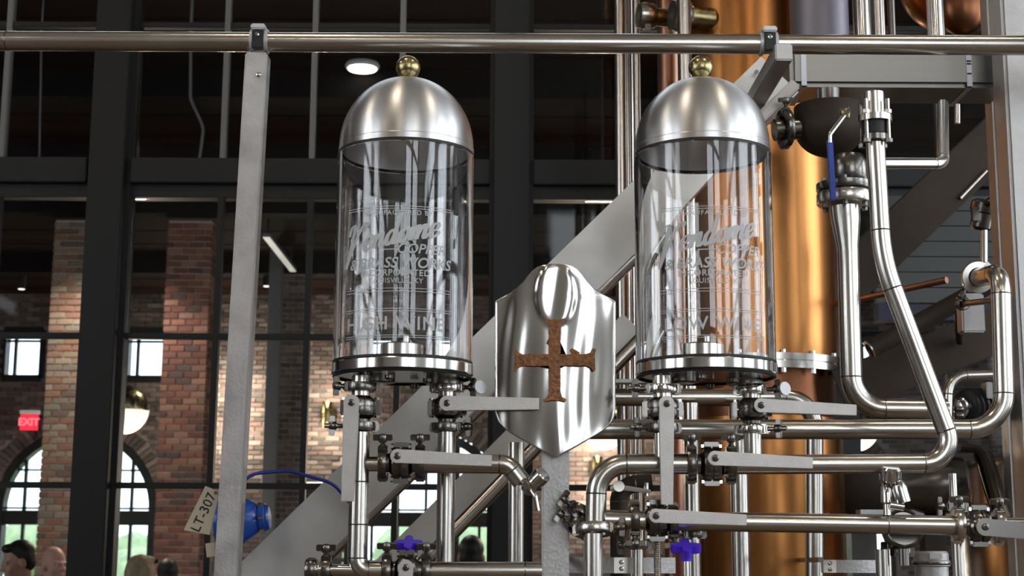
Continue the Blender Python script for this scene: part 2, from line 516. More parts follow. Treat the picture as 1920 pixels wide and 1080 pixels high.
# mortar backing cut to the openings, in thin columns
bk = MB()
dx = .075
x = BX0
while x < BX1 - .001:
    xm = x + dx / 2
    runs, z, start = [], 0., 0.
    zs = [k * .04 for k in range(int(BZ / .04) + 2)]
    start = None
    for z in zs:
        solid = (not in_hole(xm, z + .02)) and z < BZ + .1
        if solid and start is None: start = z
        if not solid and start is not None: runs.append((start, z)); start = None
    if start is not None: runs.append((start, BZ + .1))
    for a, c in runs: bk.bb(x, x + dx, BY + .02, BY + .25, a, c)
    x += dx
bk.build('mortar_bed', MORTARD, wb, smooth=False, merge=False)
BW, BH, MJ = .2, .067, .011
ring = .215
cells = []
row = 0
z = 0.0
while z < BZ - .02:
    x = BX0 + (0 if row % 2 else -BW / 2)
    while x < BX1:
        xc, zc = x + BW / 2, z + BH / 2
        bad = any(in_hole(xc + sx * BW * .42, zc + sz * BH * .4) for sx in (-1, 1) for sz in (-1, 1))
        inring = any(zc > A_SPR - .02 and math.hypot(xc - a, zc - A_SPR) < AR + ring + .05 for a in ARCH)
        if not bad and not inring: cells.append((xc, zc))
        x += BW
    row += 1; z += BH
def seen_rank(c):
    px = 960 + c[0] / BY * F; py = 1030 - (c[1] - 1.6) / BY * F
    ok = (400 < px < 640 and 560 < py < 900) or (0 < px < 70 and 700 < py < 830)
    return (0 if ok else 1, abs(px - 560) + abs(py - 720))
cells.sort(key=seen_rank)
def brick_mesh(l, h, d, mt, name='brick'):
    b = MB().box((0, 0, 0), (l, d, h))
    me = bpy.data.meshes.new(name)
    bm = bmesh.new()
    vs = [bm.verts.new(v) for v in b.v]
    for f in b.f: bm.faces.new([vs[i] for i in f])
    bmesh.ops.recalc_face_normals(bm, faces=bm.faces)
    bmesh.ops.bevel(bm, geom=list(bm.edges), offset=.003, segments=1, affect='EDGES')
    bm.to_mesh(me); bm.free(); me.materials.append(mt)
    return me
def place(me, parent, loc, rot=None, name='brick'):
    o = bpy.data.objects.new(name, me); COL.objects.link(o); o.parent = parent
    q = parent; off = V((0, 0, 0))
    while q is not None: off = off + q.location; q = q.parent
    o.location = V(loc) - off
    if rot: o.rotation_euler = rot
    return o
bmd = brick_mesh(BW - MJ, BH - MJ, .06, BRK_D)
for (xc, zc) in cells[:300]:
    place(bmd, wb, (xc, BY + .015 + random.uniform(-.004, .004), zc))
st = MB()
for (xc, zc) in cells[300:]:
    if zc < .9: continue
    st.box((xc, BY + .015 + random.uniform(-.004, .004), zc), (BW - MJ, .06, BH - MJ))
o = st.build('brick_field', BRK_DI, wb, smooth=False, merge=False); o['kind'] = 'stuff'
bma = brick_mesh(.066, .20, .08, BRK_D)
for a in ARCH[1:4]:
    nn = 48
    for k in range(nn):
        th = PI * (k + .5) / nn
        place(bma, wb, (a + (AR + .11) * math.cos(th), BY + .012, A_SPR + (AR + .11) * math.sin(th)), (0, -(th - PI / 2), 0))
# arched windows
for ia, a in enumerate(ARCH):
    n_win += 1
    wn = struct('window_%d' % n_win, 'tall arched window in the far brick wall', (a, BY, .5))
    def arcring(r0, r1, y0, y1):
        b = MB(); n = 28
        pts = [(-r1, .5), *[(r1 * math.cos(PI - PI * k / n), A_SPR + r1 * math.sin(PI - PI * k / n)) for k in range(n + 1)], (r1, .5)]
        ins = [(-r0, .5), *[(r0 * math.cos(PI - PI * k / n), A_SPR + r0 * math.sin(PI - PI * k / n)) for k in range(n + 1)], (r0, .5)]
        for k in range(len(pts) - 1):
            q = [pts[k], pts[k + 1], ins[k + 1], ins[k]]
            vs = [(a + x, y0, z) for x, z in q] + [(a + x, y1, z) for x, z in q]
            b._add(vs, [(0, 1, 2, 3), (7, 6, 5, 4), (0, 4, 5, 1), (1, 5, 6, 2), (2, 6, 7, 3), (3, 7, 4, 0)])
        return b
    arcring(AR - .11, AR, BY - .0, BY + .2).build('frame', BLACKST, wn, smooth=False)
    zb = bz(973)
    MB().bb(a - AR + .1, a + AR - .1, BY + .05, BY + .18, zb - .1, zb + .1).build('transom', BLACKST, wn, smooth=False)
    for xx, ww_ in ((-.42, .05), (.42, .05), (-.75, .02), (0, .02), (.75, .02)):
        top = A_SPR + math.sqrt((AR - .1) ** 2 - xx * xx)
        MB().bb(a + xx - ww_, a + xx + ww_, BY + .08, BY + .14, .5, top).build('muntin', BLACKST, wn, smooth=False)
    for zz in (A_SPR + .02, A_SPR + .55, 1.15):
        hw = AR - .1 if zz < A_SPR else math.sqrt((AR - .1) ** 2 - (zz - A_SPR) ** 2)
        MB().bb(a - hw, a + hw, BY + .08, BY + .13, zz - .014, zz + .014).build('muntin', BLACKST, wn, smooth=False)
    n = 24
    outl = [(-AR + .06, .5), *[((AR - .06) * math.cos(PI - PI * k / n), A_SPR + (AR - .06) * math.sin(PI - PI * k / n)) for k in range(n + 1)], (AR - .06, .5)]
    MB().prism(outl, (a, BY + .11, 0), (1, 0, 0), (0, 0, 1), .006).build('pane', PANE, wn, smooth=False)
for a in SQ:
    n_win += 1
    wn = struct('window_%d' % n_win, 'small square window high in the far brick wall', (a, BY, SQ0))
    g = MB()
    for xx in (-SQW, SQW): g.bb(a + xx - .04, a + xx + .04, BY - .01, BY + .18, SQ0, SQ1)
    for zz in (SQ0, SQ1): g.bb(a - SQW, a + SQW, BY - .01, BY + .18, zz - .05, zz + .05)
    g.build('frame', BLACKST, wn, smooth=False, merge=False)
    MB().bb(a - SQW * .45 - .02, a - SQW * .45 + .02, BY + .06, BY + .12, SQ0, SQ1).build('muntin', BLACKST, wn, smooth=False)
    MB().bb(a - SQW, a + SQW, BY + .06, BY + .12, SQ1 - .16, SQ1 - .13).build('muntin', BLACKST, wn, smooth=False)
    MB().bb(a - SQW, a + SQW, BY + .08, BY + .086, SQ0, SQ1).build('pane', PANE, wn, smooth=False)

# outside the far windows
o = MB().bb(-60, 60, 21.4, 90, -.25, -.2).build('lawn', LAWN, smooth=False); tag(o, 'green lawn outside the arched windows', kind='structure')
tr = MB()
for k in range(46):
    x = -34 + k * 1.5 + random.uniform(-.5, .5); y = 48 + random.uniform(-4, 6)
    tr.sphere((x, y, random.uniform(.6, 1.6)), (random.uniform(1, 1.7), 1.2, random.uniform(1, 1.9)), 8, 6)
o = tr.build('shrubbery', LEAF); tag(o, 'green shrubs far beyond the lawn', 'shrubs', kind='stuff')

# brick pillars standing in the far room
def pillar(px0, py_ref, width, Y, depth, mt, label, top_py, per_front, per_side, face_left=False):
    x0 = P(px0, py_ref, Y).x; x1 = x0 + width
    ztop = BZ - .24
    t = thing('brick_pillar', label, 'pillar', ((x0 + x1) / 2, Y + depth / 2, 0))
    MB().bb(x0 + .012, x1 - .012, Y + .012, Y + depth - .012, 0, ztop).build('mortar_core', MORTAR, t, smooth=False)
    lf = width / per_front; ls = depth / per_side
    mf = brick_mesh(lf - MJ, BH - MJ, .09, mt); mh = brick_mesh(lf / 2 - MJ, BH - MJ, .09, mt)
    ms = brick_mesh(.09, BH - MJ, ls - MJ, mt)
    zlow = P(px0, 1130, Y).z
    zz = 0.; r = 0; cnt = 0; low = MB()
    while zz < ztop - BH * .5:
        zc = zz + BH / 2
        units = []
        if r % 2 == 0: units = [(x0 + lf * (k + .5), mf, lf) for k in range(per_front)]
        else: units = [(x0 + lf / 4, mh, lf / 2)] + [(x0 + lf * (k + 1), mf, lf) for k in range(per_front - 1)] + [(x1 - lf / 4, mh, lf / 2)]
        for xc, me, l in units:
            if zc > zlow and cnt < 290:
                place(me, t, (xc, Y + .04 + random.uniform(-.004, .004), zc)); cnt += 1
            else: low.box((xc, Y + .04, zc), (l - MJ, .09, BH - MJ))
        for k in range(per_side):
            yc = Y + ls * (k + .5) + (.045 if r % 2 else 0)
            l2 = ls - MJ - .09
            low.box((x1 - .02, Y + .09 + (k + .5) * (depth - .09) / per_side, zc), (.055, (depth - .09) / per_side - MJ, BH - MJ))
            low.box((x0 + .02, Y + .09 + (k + .5) * (depth - .09) / per_side, zc), (.055, (depth - .09) / per_side - MJ, BH - MJ))
        zz += BH; r += 1
    o = low.build('brick_course', mt, t, smooth=False, merge=False); o['kind'] = 'stuff'
    o.data.materials.clear()
    o.data.materials.append({BRK_R: BRK_RI, BRK_T: BRK_TI, BRK_D: BRK_DI}[mt])
    return t
BRK_RI = mat('red_brick_field', (.2, .1, .07), 0, .85, island=REDP, var=.2, vscale=20)
BRK_TI = mat('tan_brick_field', (.2, .1, .07), 0, .85, island=TANP, var=.2, vscale=20)
pillar(86, 690, .50, 15.0, .5, BRK_T, 'tan brick pillar beside the thick black window post', 400, 3, 3)
pillar(302, 690, .46, 15.0, .5, BRK_R, 'red brick pillar between the window post and slanting galvanised post', 400, 3, 3)
pillar(524, 690, .28, 18.0, .35, BRK_D, 'narrow dark brick pillar behind the galvanised post and wall light', 560, 2, 2)
# grey pilaster beside the dark pillar
p0 = P(495, 800, 17.6)
o = MB().bb(p0.x, p0.x + .15, 17.6, 17.75, 0, BZ - .02).build('steel_upright', GREYLIT, smooth=False); tag(o, 'flat grey steel upright beside the narrow dark brick pillar', 'post')

# lamps of the far room
def globe(px, py, Y, rpx, label, pw):
    c = P(px, py, Y); r = rpx * Y / F
    t = thing('globe_lamp', label, 'lamp', (c.x, c.y, BZ), 'brass and opal globe lamps')
    n = 14
    MB().lathe([(r * math.cos(a), r * math.sin(a)) for a in [PI / 2 * k / n for k in range(n + 1)]], c, seg=28, caps=False).build('brass_dome', BRASS, t)
    MB().lathe([(r * .99 * math.cos(a), r * .99 * math.sin(a)) for a in [-PI / 2 * k / n for k in range(n + 1)]], c, seg=28, caps=False).build('opal_bowl', GLOBE, t)
    MB().lathe([(r * 1.015, -.008), (r * 1.02, 0), (r * 1.015, .008)], c, seg=28, caps=False).build('rim', BRASS, t)
    MB().cyl(c + V((0, 0, r)), (c.x, c.y, BZ), .01, seg=8).build('stem', DARK, t)
    point('globe_light', c - V((0, 0, r + .1)), pw, (1, .78, .58), .12)
globe(233, 768, 10.5, 46, 'brass and opal globe lamp hanging beside the thick black window post', 25)
globe(1132, 802, 10.5, 42, 'glowing globe lamp low beside the shield plate', 30)
globe(1604, 802, 11.0, 44, 'glowing globe lamp seen between the pipes beyond the copper column', 22)
# downlight on the ceiling, linear lamps, exit sign, sconces
yc = F * (BZ - 1.6) / (1030 - 96)
c = P(680, 98, yc)
t = thing('downlight', 'round white downlight on the dark boarded ceiling', 'lamp', (c.x, yc, BZ))
MB().lathe([(.12, 0), (.13, -.02), (.12, -.04)], (c.x, yc, BZ), seg=24).build('rim', WHITE, t)
MB().lathe([(.105, 0), (.105, -.008)], (c.x, yc, BZ - .04), seg=24).build('diffuser', LAMPE, t)
t = thing('linear_lamp', 'slim linear ceiling lamp running away behind the galvanised post', 'lamp', (-2.64, 16.7, BZ - .28))
MB().bb(-2.68, -2.60, 15.7, 17.7, BZ - .26, BZ - .22).build('housing', GREYLIT, t, smooth=False)
MB().bb(-2.675, -2.605, 15.7, 17.7, BZ - .27, BZ - .26).build('diffuser', LINE, t, smooth=False)
MB().bb(-2.65, -2.63, 15.8, 15.82, BZ - .22, BZ).build('hanger', DARK, t, smooth=False)
MB().bb(-2.65, -2.63, 17.5, 17.52, BZ - .22, BZ).build('hanger', DARK, t, smooth=False)
a, b = P(512, 908, 20.3), P(612, 908, 20.3)
t = thing('strip_lamp', 'bright white strip lamp low on the far brick wall', 'lamp', ((a.x + b.x) / 2, 20.3, a.z))
MB().bb(a.x, b.x, 20.28, 20.34, a.z - .02, a.z + .03).build('diffuser', LINEB, t, smooth=False)
MB().bb(a.x, b.x, 20.34, 21.0, a.z - .01, a.z + .02).build('bracket', DARK, t, smooth=False)
a, b = P(36, 806, 20.4), P(70, 776, 20.4)
t = thing('exit_sign', 'red glowing exit sign on the far brick wall above the arched window', 'sign', ((a.x + b.x) / 2, 20.45, b.z))
MB().bb(a.x, b.x, 20.42, 20.46, a.z, b.z).build('panel', REDE, t, smooth=False)
MB().bb(a.x - .01, b.x + .01, 20.4, 20.5, b.z, b.z + .05).build('housing', WHITE, t, smooth=False)
MB().bb(a.x + .1, a.x + .14, 20.5, 21.02, b.z, b.z + .04).build('bracket', DARK, t, smooth=False)

def text_geo(body, size, shear=0., align='CENTER', spacing=1., bold=0.):
    cu = bpy.data.curves.new('txt', 'FONT')
    cu.body = body; cu.size = size; cu.shear = shear; cu.align_x = align; cu.space_character = spacing; cu.offset = bold
    cu.resolution_u = 3
    ob = bpy.data.objects.new('txt', cu); COL.objects.link(ob)
    dg = bpy.context.evaluated_depsgraph_get(); dg.update()
    me = ob.evaluated_get(dg).to_mesh()
    vs = [v.co.copy() for v in me.vertices]; fs = [tuple(p.vertices) for p in me.polygons]
    ob.evaluated_get(dg).to_mesh_clear()
    bpy.data.objects.remove(ob); bpy.data.curves.remove(cu)
    return vs, fs
vs, fs = text_geo('EXIT', .14, bold=.004)
q = MB(); q._add([V(((a.x + b.x) / 2 + v.x, 20.417, a.z + .065 + v.y)) for v in vs], fs)
q.build('lettering', REDL, t, smooth=False)

def sconce(px, py, label, pw, Y=20.85):
    c = P(px, py, Y)
    t = thing('wall_sconce', label, 'lamp', (c.x, Y + .1, c.z), 'brass wall lights')
    MB().bb(c.x - .1, c.x + .1, Y + .06, BY + .02, c.z - .08, c.z + .1).build('back_plate', BRASS, t, smooth=False)
    MB().lathe([(.075, -.15), (.08, -.14), (.08, .17), (.075, .18)], (c.x, Y, c.z), seg=16).build('shade', BRASS, t)
    MB().lathe([(.06, -.165), (.06, -.151)], (c.x, Y, c.z), seg=16).build('bulb', SCONCE, t)
    point('sconce_light', (c.x, Y - .22, c.z - .3), pw * 3, (1, .82, .6), .08)
    point('sconce_light', (c.x, Y - .22, c.z + .3), pw * 3, (1, .82, .6), .08)
sconce(614, 778, 'brass wall light beside the narrow dark pillar', 9)
sconce(440, 775, 'brass wall light hidden behind the galvanised post', 16)
sconce(1120, 880, 'brass wall light behind the shield post', 14)
for (x, y, pw, lab) in ((-4.05, 14.25, 62, 'added black spot lamp out in front of the tan brick pillar'), (-1.2, 12.0, 45, 'added black spot lamp above the first domed vessel'),
                   (2.2, 12.0, 45, 'added black spot lamp beyond the copper column'), (5.5, 14, 40, 'added black spot lamp near the far east wall'),
                   (-3.05, 18.3, 45, 'added black spot lamp near the slim linear lamp'), (1.5, 18.3, 45, 'added black spot lamp deep behind the second vessel'),
                   (-6.2, 18.6, 60, 'added black spot lamp above the exit sign')):
    t = thing('added_spot', lab, 'lamp', (x, y, BZ), 'added spots of the far room')  # lamps added to brighten the brickwork of the far room
    MB().cyl((x, y, BZ - .34), (x, y, BZ), .05, seg=14).build('can', DARK, t)
    MB().cyl((x, y, BZ - .345), (x, y, BZ - .341), .042, seg=14).build('diffuser', LINEB, t)
    spot('added_spot_light', (x, y, BZ - .36), pw * 4.2)

for pth, rr, lab in (([(358, 60, 7.4), (357, 185, 7.4), (382, 240, 7.4), (370, 330, 7.4)], .009, 'grey bent tube standing in for a curved reflection in the upper panes beside the slanting post'),
                     ([(78, 60, 7.4), (74, 300, 7.4)], .006, 'thin grey tube standing in for a lit line in the upper panes beside the thick window post')):
    pp = [P(*p) for p in pth]
    pp = [V((pp[0].x, pp[0].y, BZ))] + pp
    t = thing('glint_tube', lab, 'glint_tube', pp[-1])  # tubes added to draw a reflection and a lit line on the panes
    MB().tube(fillet(pp, .12)[0], rr, 10).build('tube', GREYLIT, t, angle=60)
# ------------------------------------------------------------------ piping vocabulary
def pipe(name, label, path, r, mt=STEEL, R=.06, seams=True, cat='pipe', group=None, seg=20):
    pts = [P(*p) if not isinstance(p, V) else p for p in path]
    fp, bends = fillet(pts, R)
    low = min(pts, key=lambda v: v.z)
    t = thing(name, label, cat, low, group)
    MB().tube(fp, r, seg).build('tube', mt, t, angle=50)
    if seams:
        for s, d in bends:
            MB().lathe([(r, -.0016), (r + .0007, 0), (r, .0016)], s, d, seg, caps=False).build('weld_seam', DKSTEEL, t)
    return t

def clamp(c, axis, r, side, label, parent_mat=DKSTEEL, tag_disc=False, long=1.0):
    """tri-clamp: band in two jaws, hinge lug, bolt with wing nut towards side"""
    c = V(c); ax = V(axis).normalized(); sd = V(side).normalized()
    sd = (sd - ax * sd.dot(ax)).normalized()
    t = thing('pipe_clamp', label, 'clamp', c)
    R1 = r * 1.62
    MB().lathe([(r * 1.02, -.009), (R1, -.0085), (R1 * 1.04, -.004), (R1 * 1.04, .004), (R1, .0085), (r * 1.02, .009)], c, ax, 28, caps=False).build('band', parent_mat, t)
    tn = ax.cross(sd)
    MB().bar(c + sd * (R1 * .9) - tn * .011, c + sd * (R1 * .9) + tn * .011, .017, .02, ax).build('hinge_lug', parent_mat, t, bevel=.003)
    MB().bar(c - sd * (R1 * .92) - tn * .012, c - sd * (R1 * .92) + tn * .012, .017, .022, ax).build('hinge_lug', parent_mat, t, bevel=.003)
    b0 = c + sd * (R1 * 1.05); b1 = c + sd * (R1 * 1.05 + .026 * long)
    MB().cyl(b0 - sd * .006, b1, .0048, seg=10).build('bolt', DKSTEEL, t)
    w0 = c + sd * (R1 * 1.05 + .010 * long)
    wn = MB().lathe([(.008, 0), (.0095, .004), (.0095, .013), (.007, .017)], w0, sd, 14)
    wn.bar(w0 + sd * .010 - ax * .020, w0 + sd * .010 + ax * .020, .009, .012, sd)
    wn.build('wing_nut', DKSTEEL, t, bevel=.0015)
    if tag_disc:
        MB().lathe([(.0145, 0), (.0145, .003)], b1 + sd * .001, (sd + V((0, -1.1, .15))).normalized(), 20).build('end_disc', WHITE, t)
    return t

def lever_mesh(piv, end, w, mt, parent, dy=.0035, lip=.013, tap=.78):
    piv, end = V(piv), V(end)
    d = (end - piv); L = d.length; d.normalize()
    n = V((0, -1, 0)); n = (n - d * n.dot(d)).normalized()
    s = n.cross(d)
    hw = w / 2
    outl = []
    for k in range(11):
        a = PI / 2 + PI * k / 10
        outl.append((hw * 1.05 * math.cos(a), hw * 1.05 * math.sin(a)))
    outl += [(hw * .4, -hw), (L, -hw * tap), (L, hw * tap), (hw * .4, hw)]
    lv = MB().prism(outl, piv, d, s, dy)
    q = MB()
    for sg in (1, -1):
        p0 = piv + d * (hw * 1.2) + s * (sg * (hw - .001)) - n * (lip / 2)
        p1 = piv + d * L + s * (sg * (hw * tap - .001)) - n * (lip / 2)
        lv.bar(p0, p1, .0025, lip, n)
    o = lv.build('lever', mt, parent, bevel=.0008)
    sc = MB().lathe([(.0072, -.001), (.0072, .0026), (.006, .0034)], piv + n * (dy / 2), n, 16)
    scr = sc.build('pivot_screw', DKSTEEL, parent)
    MB().lathe([(.0036, .0034), (.0036, .0038)], piv + n * (dy / 2), n, 6).build('socket', DARK, scr)

def valve(c, axis, r, piv, end, w, label, mt=LEVER):
    """butterfly valve: ferrules, split body with bolts, stem neck, lever"""
    c = V(c); ax = V(axis).normalized(); piv = V(piv); end = V(end)
    t = thing('butterfly_valve', label, 'valve', c)
    b = MB().lathe([(r * .98, -.030), (r * 1.0, -.024), (r * 1.25, -.020), (r * 1.62, -.017), (r * 1.72, -.013), (r * 1.72, -.002), (r * 1.55, -.0012), (r * 1.55, .0012),
                    (r * 1.72, .002), (r * 1.72, .013), (r * 1.62, .017), (r * 1.25, .020), (r, .024), (r * .98, .030)], c, ax, 28)
    b.build('body', DKSTEEL, t)
    st = (V((0, -1, 0)) - ax * V((0, -1, 0)).dot(ax)).normalized()
    sd = ax.cross(st)
    for s1 in (-1, 1):
        q = c + sd * (s1 * r * 1.72)
        MB().bar(q - ax * .016, q + ax * .016, .017, .016, st).build('bolt_lug', DKSTEEL, t, bevel=.002)
        bm_ = MB().cyl(q - ax * .021, q + ax * .021, .0062, seg=6)
        bm_.build('bolt', CHROME, t)
    nk = piv + V((0, .004, 0))
    base = V((piv.x, c.y, piv.z)) - (V((piv.x, c.y, piv.z)) - c) * .25
    n2 = MB().lathe([(.017, 0), (.017, .030), (.0125, .034), (.0125, max(.036, (nk - base).length))], base, nk - base, 18)
    n2.build('stem_neck', DKSTEEL, t)
    lever_mesh(piv, end, w, mt, t)
    return t

# ------------------------------------------------------------------ rail, posts, stringers
RY = 3.4
a, b = P(-420, 75, RY), P(2350, 87, RY)
b.z = b.z
t = thing('handrail', 'long round stainless top rail crossing above both glass vessels', 'rail', a)
MB().cyl(a, b, .0237, seg=28).build('tube', STEEL, t)
MB().lathe([(.0237, -.002), (.0246, 0), (.0237, .002)], P(14, 76.5, RY), b - a, 28, caps=False).build('weld_seam', DKSTEEL, t)

def post_between(name, label, p0, p1, w, d, mt, cat='post', cap=True):
    t = thing(name, label, cat, p0 if p0.z < p1.z else p1)
    MB().bar(p0, p1, w, d, (0, 1, 0)).build('tube', mt, t, bevel=.004)
    return t
p1 = P(484, 104, RY + .005); p0 = P(426, 1090, RY + .005)
p0 = p1 + (p0 - p1) * ((p1.z) / (p1.z - p0.z))
lp = post_between('square_post', 'slanting galvanised square post standing under the rail', p0, p1, .053, .053, GALV)
for k, (yy) in enumerate((140,)):
    c = P(485, yy, RY - .023)
    MB().lathe([(.006, 0), (.006, .003), (.003, .005)], c, (0, -1, 0), 12).build('rivet', CHROME, lp)
# rail clamp on the post
def rail_clamp(px, label):
    c = P(px, 76 + (px / 1920) * 9, RY)
    t = thing('rail_clamp', label, 'clamp', c)
    MB().lathe([(.0245, -.021), (.0285, -.021), (.0285, -.013), (.0245, -.013)], c, (1, 0, 0), 24, caps=False).build('strap', STRAP, t)
    MB().lathe([(.0245, .013), (.0285, .013), (.0285, .021), (.0245, .021)], c, (1, 0, 0), 24, caps=False).build('strap', STRAP, t)
    MB().bb(c.x - .0135, c.x + .0135, c.y - .034, c.y - .024, c.z - .026, c.z + .018).build('black_plate', DARK, t, bevel=.002)
    MB().bb(c.x - .017, c.x + .017, c.y - .035, c.y + .008, c.z + .02, c.z + .034).build('saddle', STRAP, t, bevel=.003)
    MB().lathe([(.0055, 0), (.0055, .003), (.003, .005)], V((c.x - .001, c.y - .034, c.z + .006)), (0, -1, 0), 12).build('rivet', CHROME, t)
    return t
rail_clamp(487, 'pale rail clamp with black plate on top of the slanting post')
rail_clamp(1440, 'pale rail clamp beside the square stub above the second dome')

# main stair stringer (channel) and the landing beam it meets
SY = 3.75
s0, s1 = P(489, 1090, SY), P(1462, 140, SY)
sd = (s1 - s0).normalized()
s0 = s0 + sd * (-(s0.z) / sd.z) * 1.0
t = thing('stair_stringer', 'broad pale steel stringer rising diagonally behind the shield', 'stringer', s0)
nrm = V((0, 1, 0)).cross(sd).normalized()
if nrm.z < 0: nrm = -nrm
MB().bar(s0, s1, .006, .130, nrm).build('web', STRING, t)
for sg in (1, -1):
    c0 = nrm * (sg * .064) + V((0, .03, 0))
    MB().bar(s0 + c0, s1 + c0, .064, .008, nrm).build('flange', STRING, t)
# second, further stringer with its handrail tube
S2 = 4.7
u0, u1 = P(800, 1000, S2), P(1190, 610, S2)
ud = (u1 - u0).normalized()
u0 = u0 + ud * (-(u0.z) / ud.z)
n2 = V((0, 1, 0)).cross(ud).normalized(); n2 = n2 if n2.z > 0 else -n2
t = thing('stair_stringer', 'second narrower stringer rising behind the valves under the first glass vessel', 'stringer', u0)
MB().bar(u0, u1, .006, .10, n2).build('web', STRING, t)
for sg in (1, -1):
    MB().bar(u0 + n2 * (sg * .049) + V((0, .03, 0)), u1 + n2 * (sg * .049) + V((0, .03, 0)), .06, .007, n2).build('flange', STRING, t)
v0, v1 = P(848, 1000, 4.55), P(1215, 622, 4.55)
vd = (v1 - v0).normalized(); v0 = v0 + vd * (-(v0.z) / vd.z)
t = thing('stair_handrail', 'round warm lit handrail tube running diagonally behind the upright pipe', 'rail', v0)
MB().cyl(v0, v1, .022, seg=20).build('tube', STEEL, t)
# added tube standing in for the highlighted bottom flange of the main stringer
v0, v1 = P(594, 1058, 3.95), P(660, 994, 3.95)
vd = (v1 - v0).normalized(); v2 = v0 + vd * 1.25; v0 = v0 + vd * (-(v0.z) / vd.z)
t = thing('stair_handrail', 'round tube standing in for the highlighted lower flange of the broad stringer', 'rail', v0)
MB().cyl(v0, v2, .02, seg=18).build('tube', STEEL, t)

# landing box beam
a, b = P(1482, 132, SY), P(1898, 134, SY)
ztop, zbot = P(1600, 88, SY).z, P(1600, 161, SY).z
t = thing('landing_beam', 'large stainless box beam running under the rail beyond the second dome', 'beam', (a.x, SY, zbot))
MB().bb(a.x, b.x, SY, SY + .165, zbot, ztop).build('tube', BEAMST, t, bevel=.012)
mid = (ztop + zbot) / 2
for px, lab in ((1507, 'pale banding strap round the landing beam nearest the second dome'), (1817, 'pale banding strap with printed marks round the landing beam nearest the corner post')):
    x = P(px, 140, SY).x
    k = thing('banding_strap', lab, 'strap', (x, SY, zbot))
    q = MB()
    q.bb(x - .007, x + .007, SY - .003, SY - .0006, zbot - .003, ztop + .003)
    q.bb(x - .007, x + .007, SY - .003, SY + .17, zbot - .003, zbot - .0006)
    q.bb(x - .007, x + .007, SY - .003, SY + .17, ztop + .0006, ztop + .003)
    q.bb(x - .007, x + .007, SY + .1656, SY + .168, zbot - .003, ztop + .003)
    q.build('band', STRAP, k, smooth=False, merge=False)
    if px == 1817:
        for z0 in (.3, .55, .62):
            MB().bb(x - .006, x + .006, SY - .0036, SY - .003, zbot + (ztop - zbot) * z0, zbot + (ztop - zbot) * (z0 + .04)).build('printed_mark', INK, k, smooth=False)
# square stub carrying the rail from the beam, and the diagonal gusset tube
a, b = P(1466, 100, 3.33), P(1440, 152, 3.72)
a = P(1470, 97, 3.34); b = V((a.x - .012, 3.75, a.z - .012))
t = thing('rail_bracket', 'square tube stub bracket carrying the rail above the second dome', 'bracket', b)
MB().bar(a, b, .041, .041, (0, 0, 1)).build('tube', GALV, t, bevel=.003)
MB().lathe([(.006, 0), (.006, .006)], P(1418, 136, 3.73), (0, -1, 0), 10).build('bolt', CHROME, t)
a, b = P(1415, 232, 3.68), P(1492, 158, 3.68)
t = thing('gusset_tube', 'short slanting steel tube between the second dome and landing beam', 'brace', a)
MB().bar(a, b, .03, .03, (0, 1, 0)).build('tube', LEVER, t, bevel=.004)

# corner post at the far edge
a = P(1893, 300, 3.6)
t = thing('corner_post', 'tall stainless square corner post where the landing beam ends', 'post', (a.x + .05, 3.65, 0))
MB().bb(a.x, a.x + .1, 3.6, 3.7, 0, 4.2).build('tube', GALV, t, bevel=.008)
a2 = P(1852, 20, 3.95)
t = thing('corner_post', 'flat grey upright behind the stainless corner post', 'post', (a2.x + .05, 4.0, 0))
MB().bb(a2.x, a2.x + .07, 3.95, 4.02, 0, 4.4).build('tube', GALV, t, bevel=.006)

# dark stringers, beyond the copper column
def dark_beam(p0, p1, Y, w, label, mt=BROWNST, dep=.05):
    a, b = P(*p0, Y), P(*p1, Y)
    d = (b - a).normalized(); n = V((0, 1, 0)).cross(d).normalized()
    t = thing('stair_stringer', label, 'stringer', a)
    MB().bar(a, b, .008, w, n).build('web', mt, t)
    for sg in (1, -1):
        MB().bar(a + n * (sg * w / 2) + V((0, dep / 2, 0)), b + n * (sg * w / 2) + V((0, dep / 2, 0)), dep, .008, n).build('flange', mt, t)
    return t
dark_beam((1540, 575), (1990, 145), 4.9, .15, 'dark brown stringer climbing steeply towards the corner post')
dark_beam((1575, 735), (2020, 560), 4.4, .125, 'brown stringer sloping gently behind the long bent pipe')
a, b = P(1632, 655, 4.1), P(1850, 536, 4.1)
t = thing('stair_handrail', 'stubby brown handrail tube with open end beyond the copper column', 'rail', a)
MB().cyl(a, b, .026, seg=20).build('tube', BROWNST, t)
MB().cyl(a + (b - a) * .75, P(1800, 640, 4.38), .012, seg=12).build('bracket', BROWNST, t)
MB().lathe([(.020, 0), (.027, 0), (.027, .004), (.020, .004)], a - (b - a).normalized() * .004, b - a, 20, caps=False).build('rim', STEEL, t)
a, b = P(1556, 573, 4.56), P(1775, 525, 4.25)
t = thing('copper_line', 'thin copper line crossing behind the long bent pipe', 'pipe', a)
MB().cyl(a, b, .010, seg=12).build('tube', COPPER2, t)
# grey siding behind
o = MB(); 
a, b = P(1640, 470, 5.6), P(1990, 400, 5.6)
t = thing('siding_panel', 'dull grey metal siding panel behind the dark stringer', 'panel', (a.x, 5.6, a.z))
for k in range(7):
    z0 = a.z - .2 + k * .06
    MB().bb(a.x, b.x, 5.6, 5.64, z0, z0 + .056).build('panel', SIDING, t, smooth=False)
MB().bb(a.x, b.x, 5.58, 5.66, a.z - .27, a.z - .21).build('base_rail', NAVY, t, smooth=False)

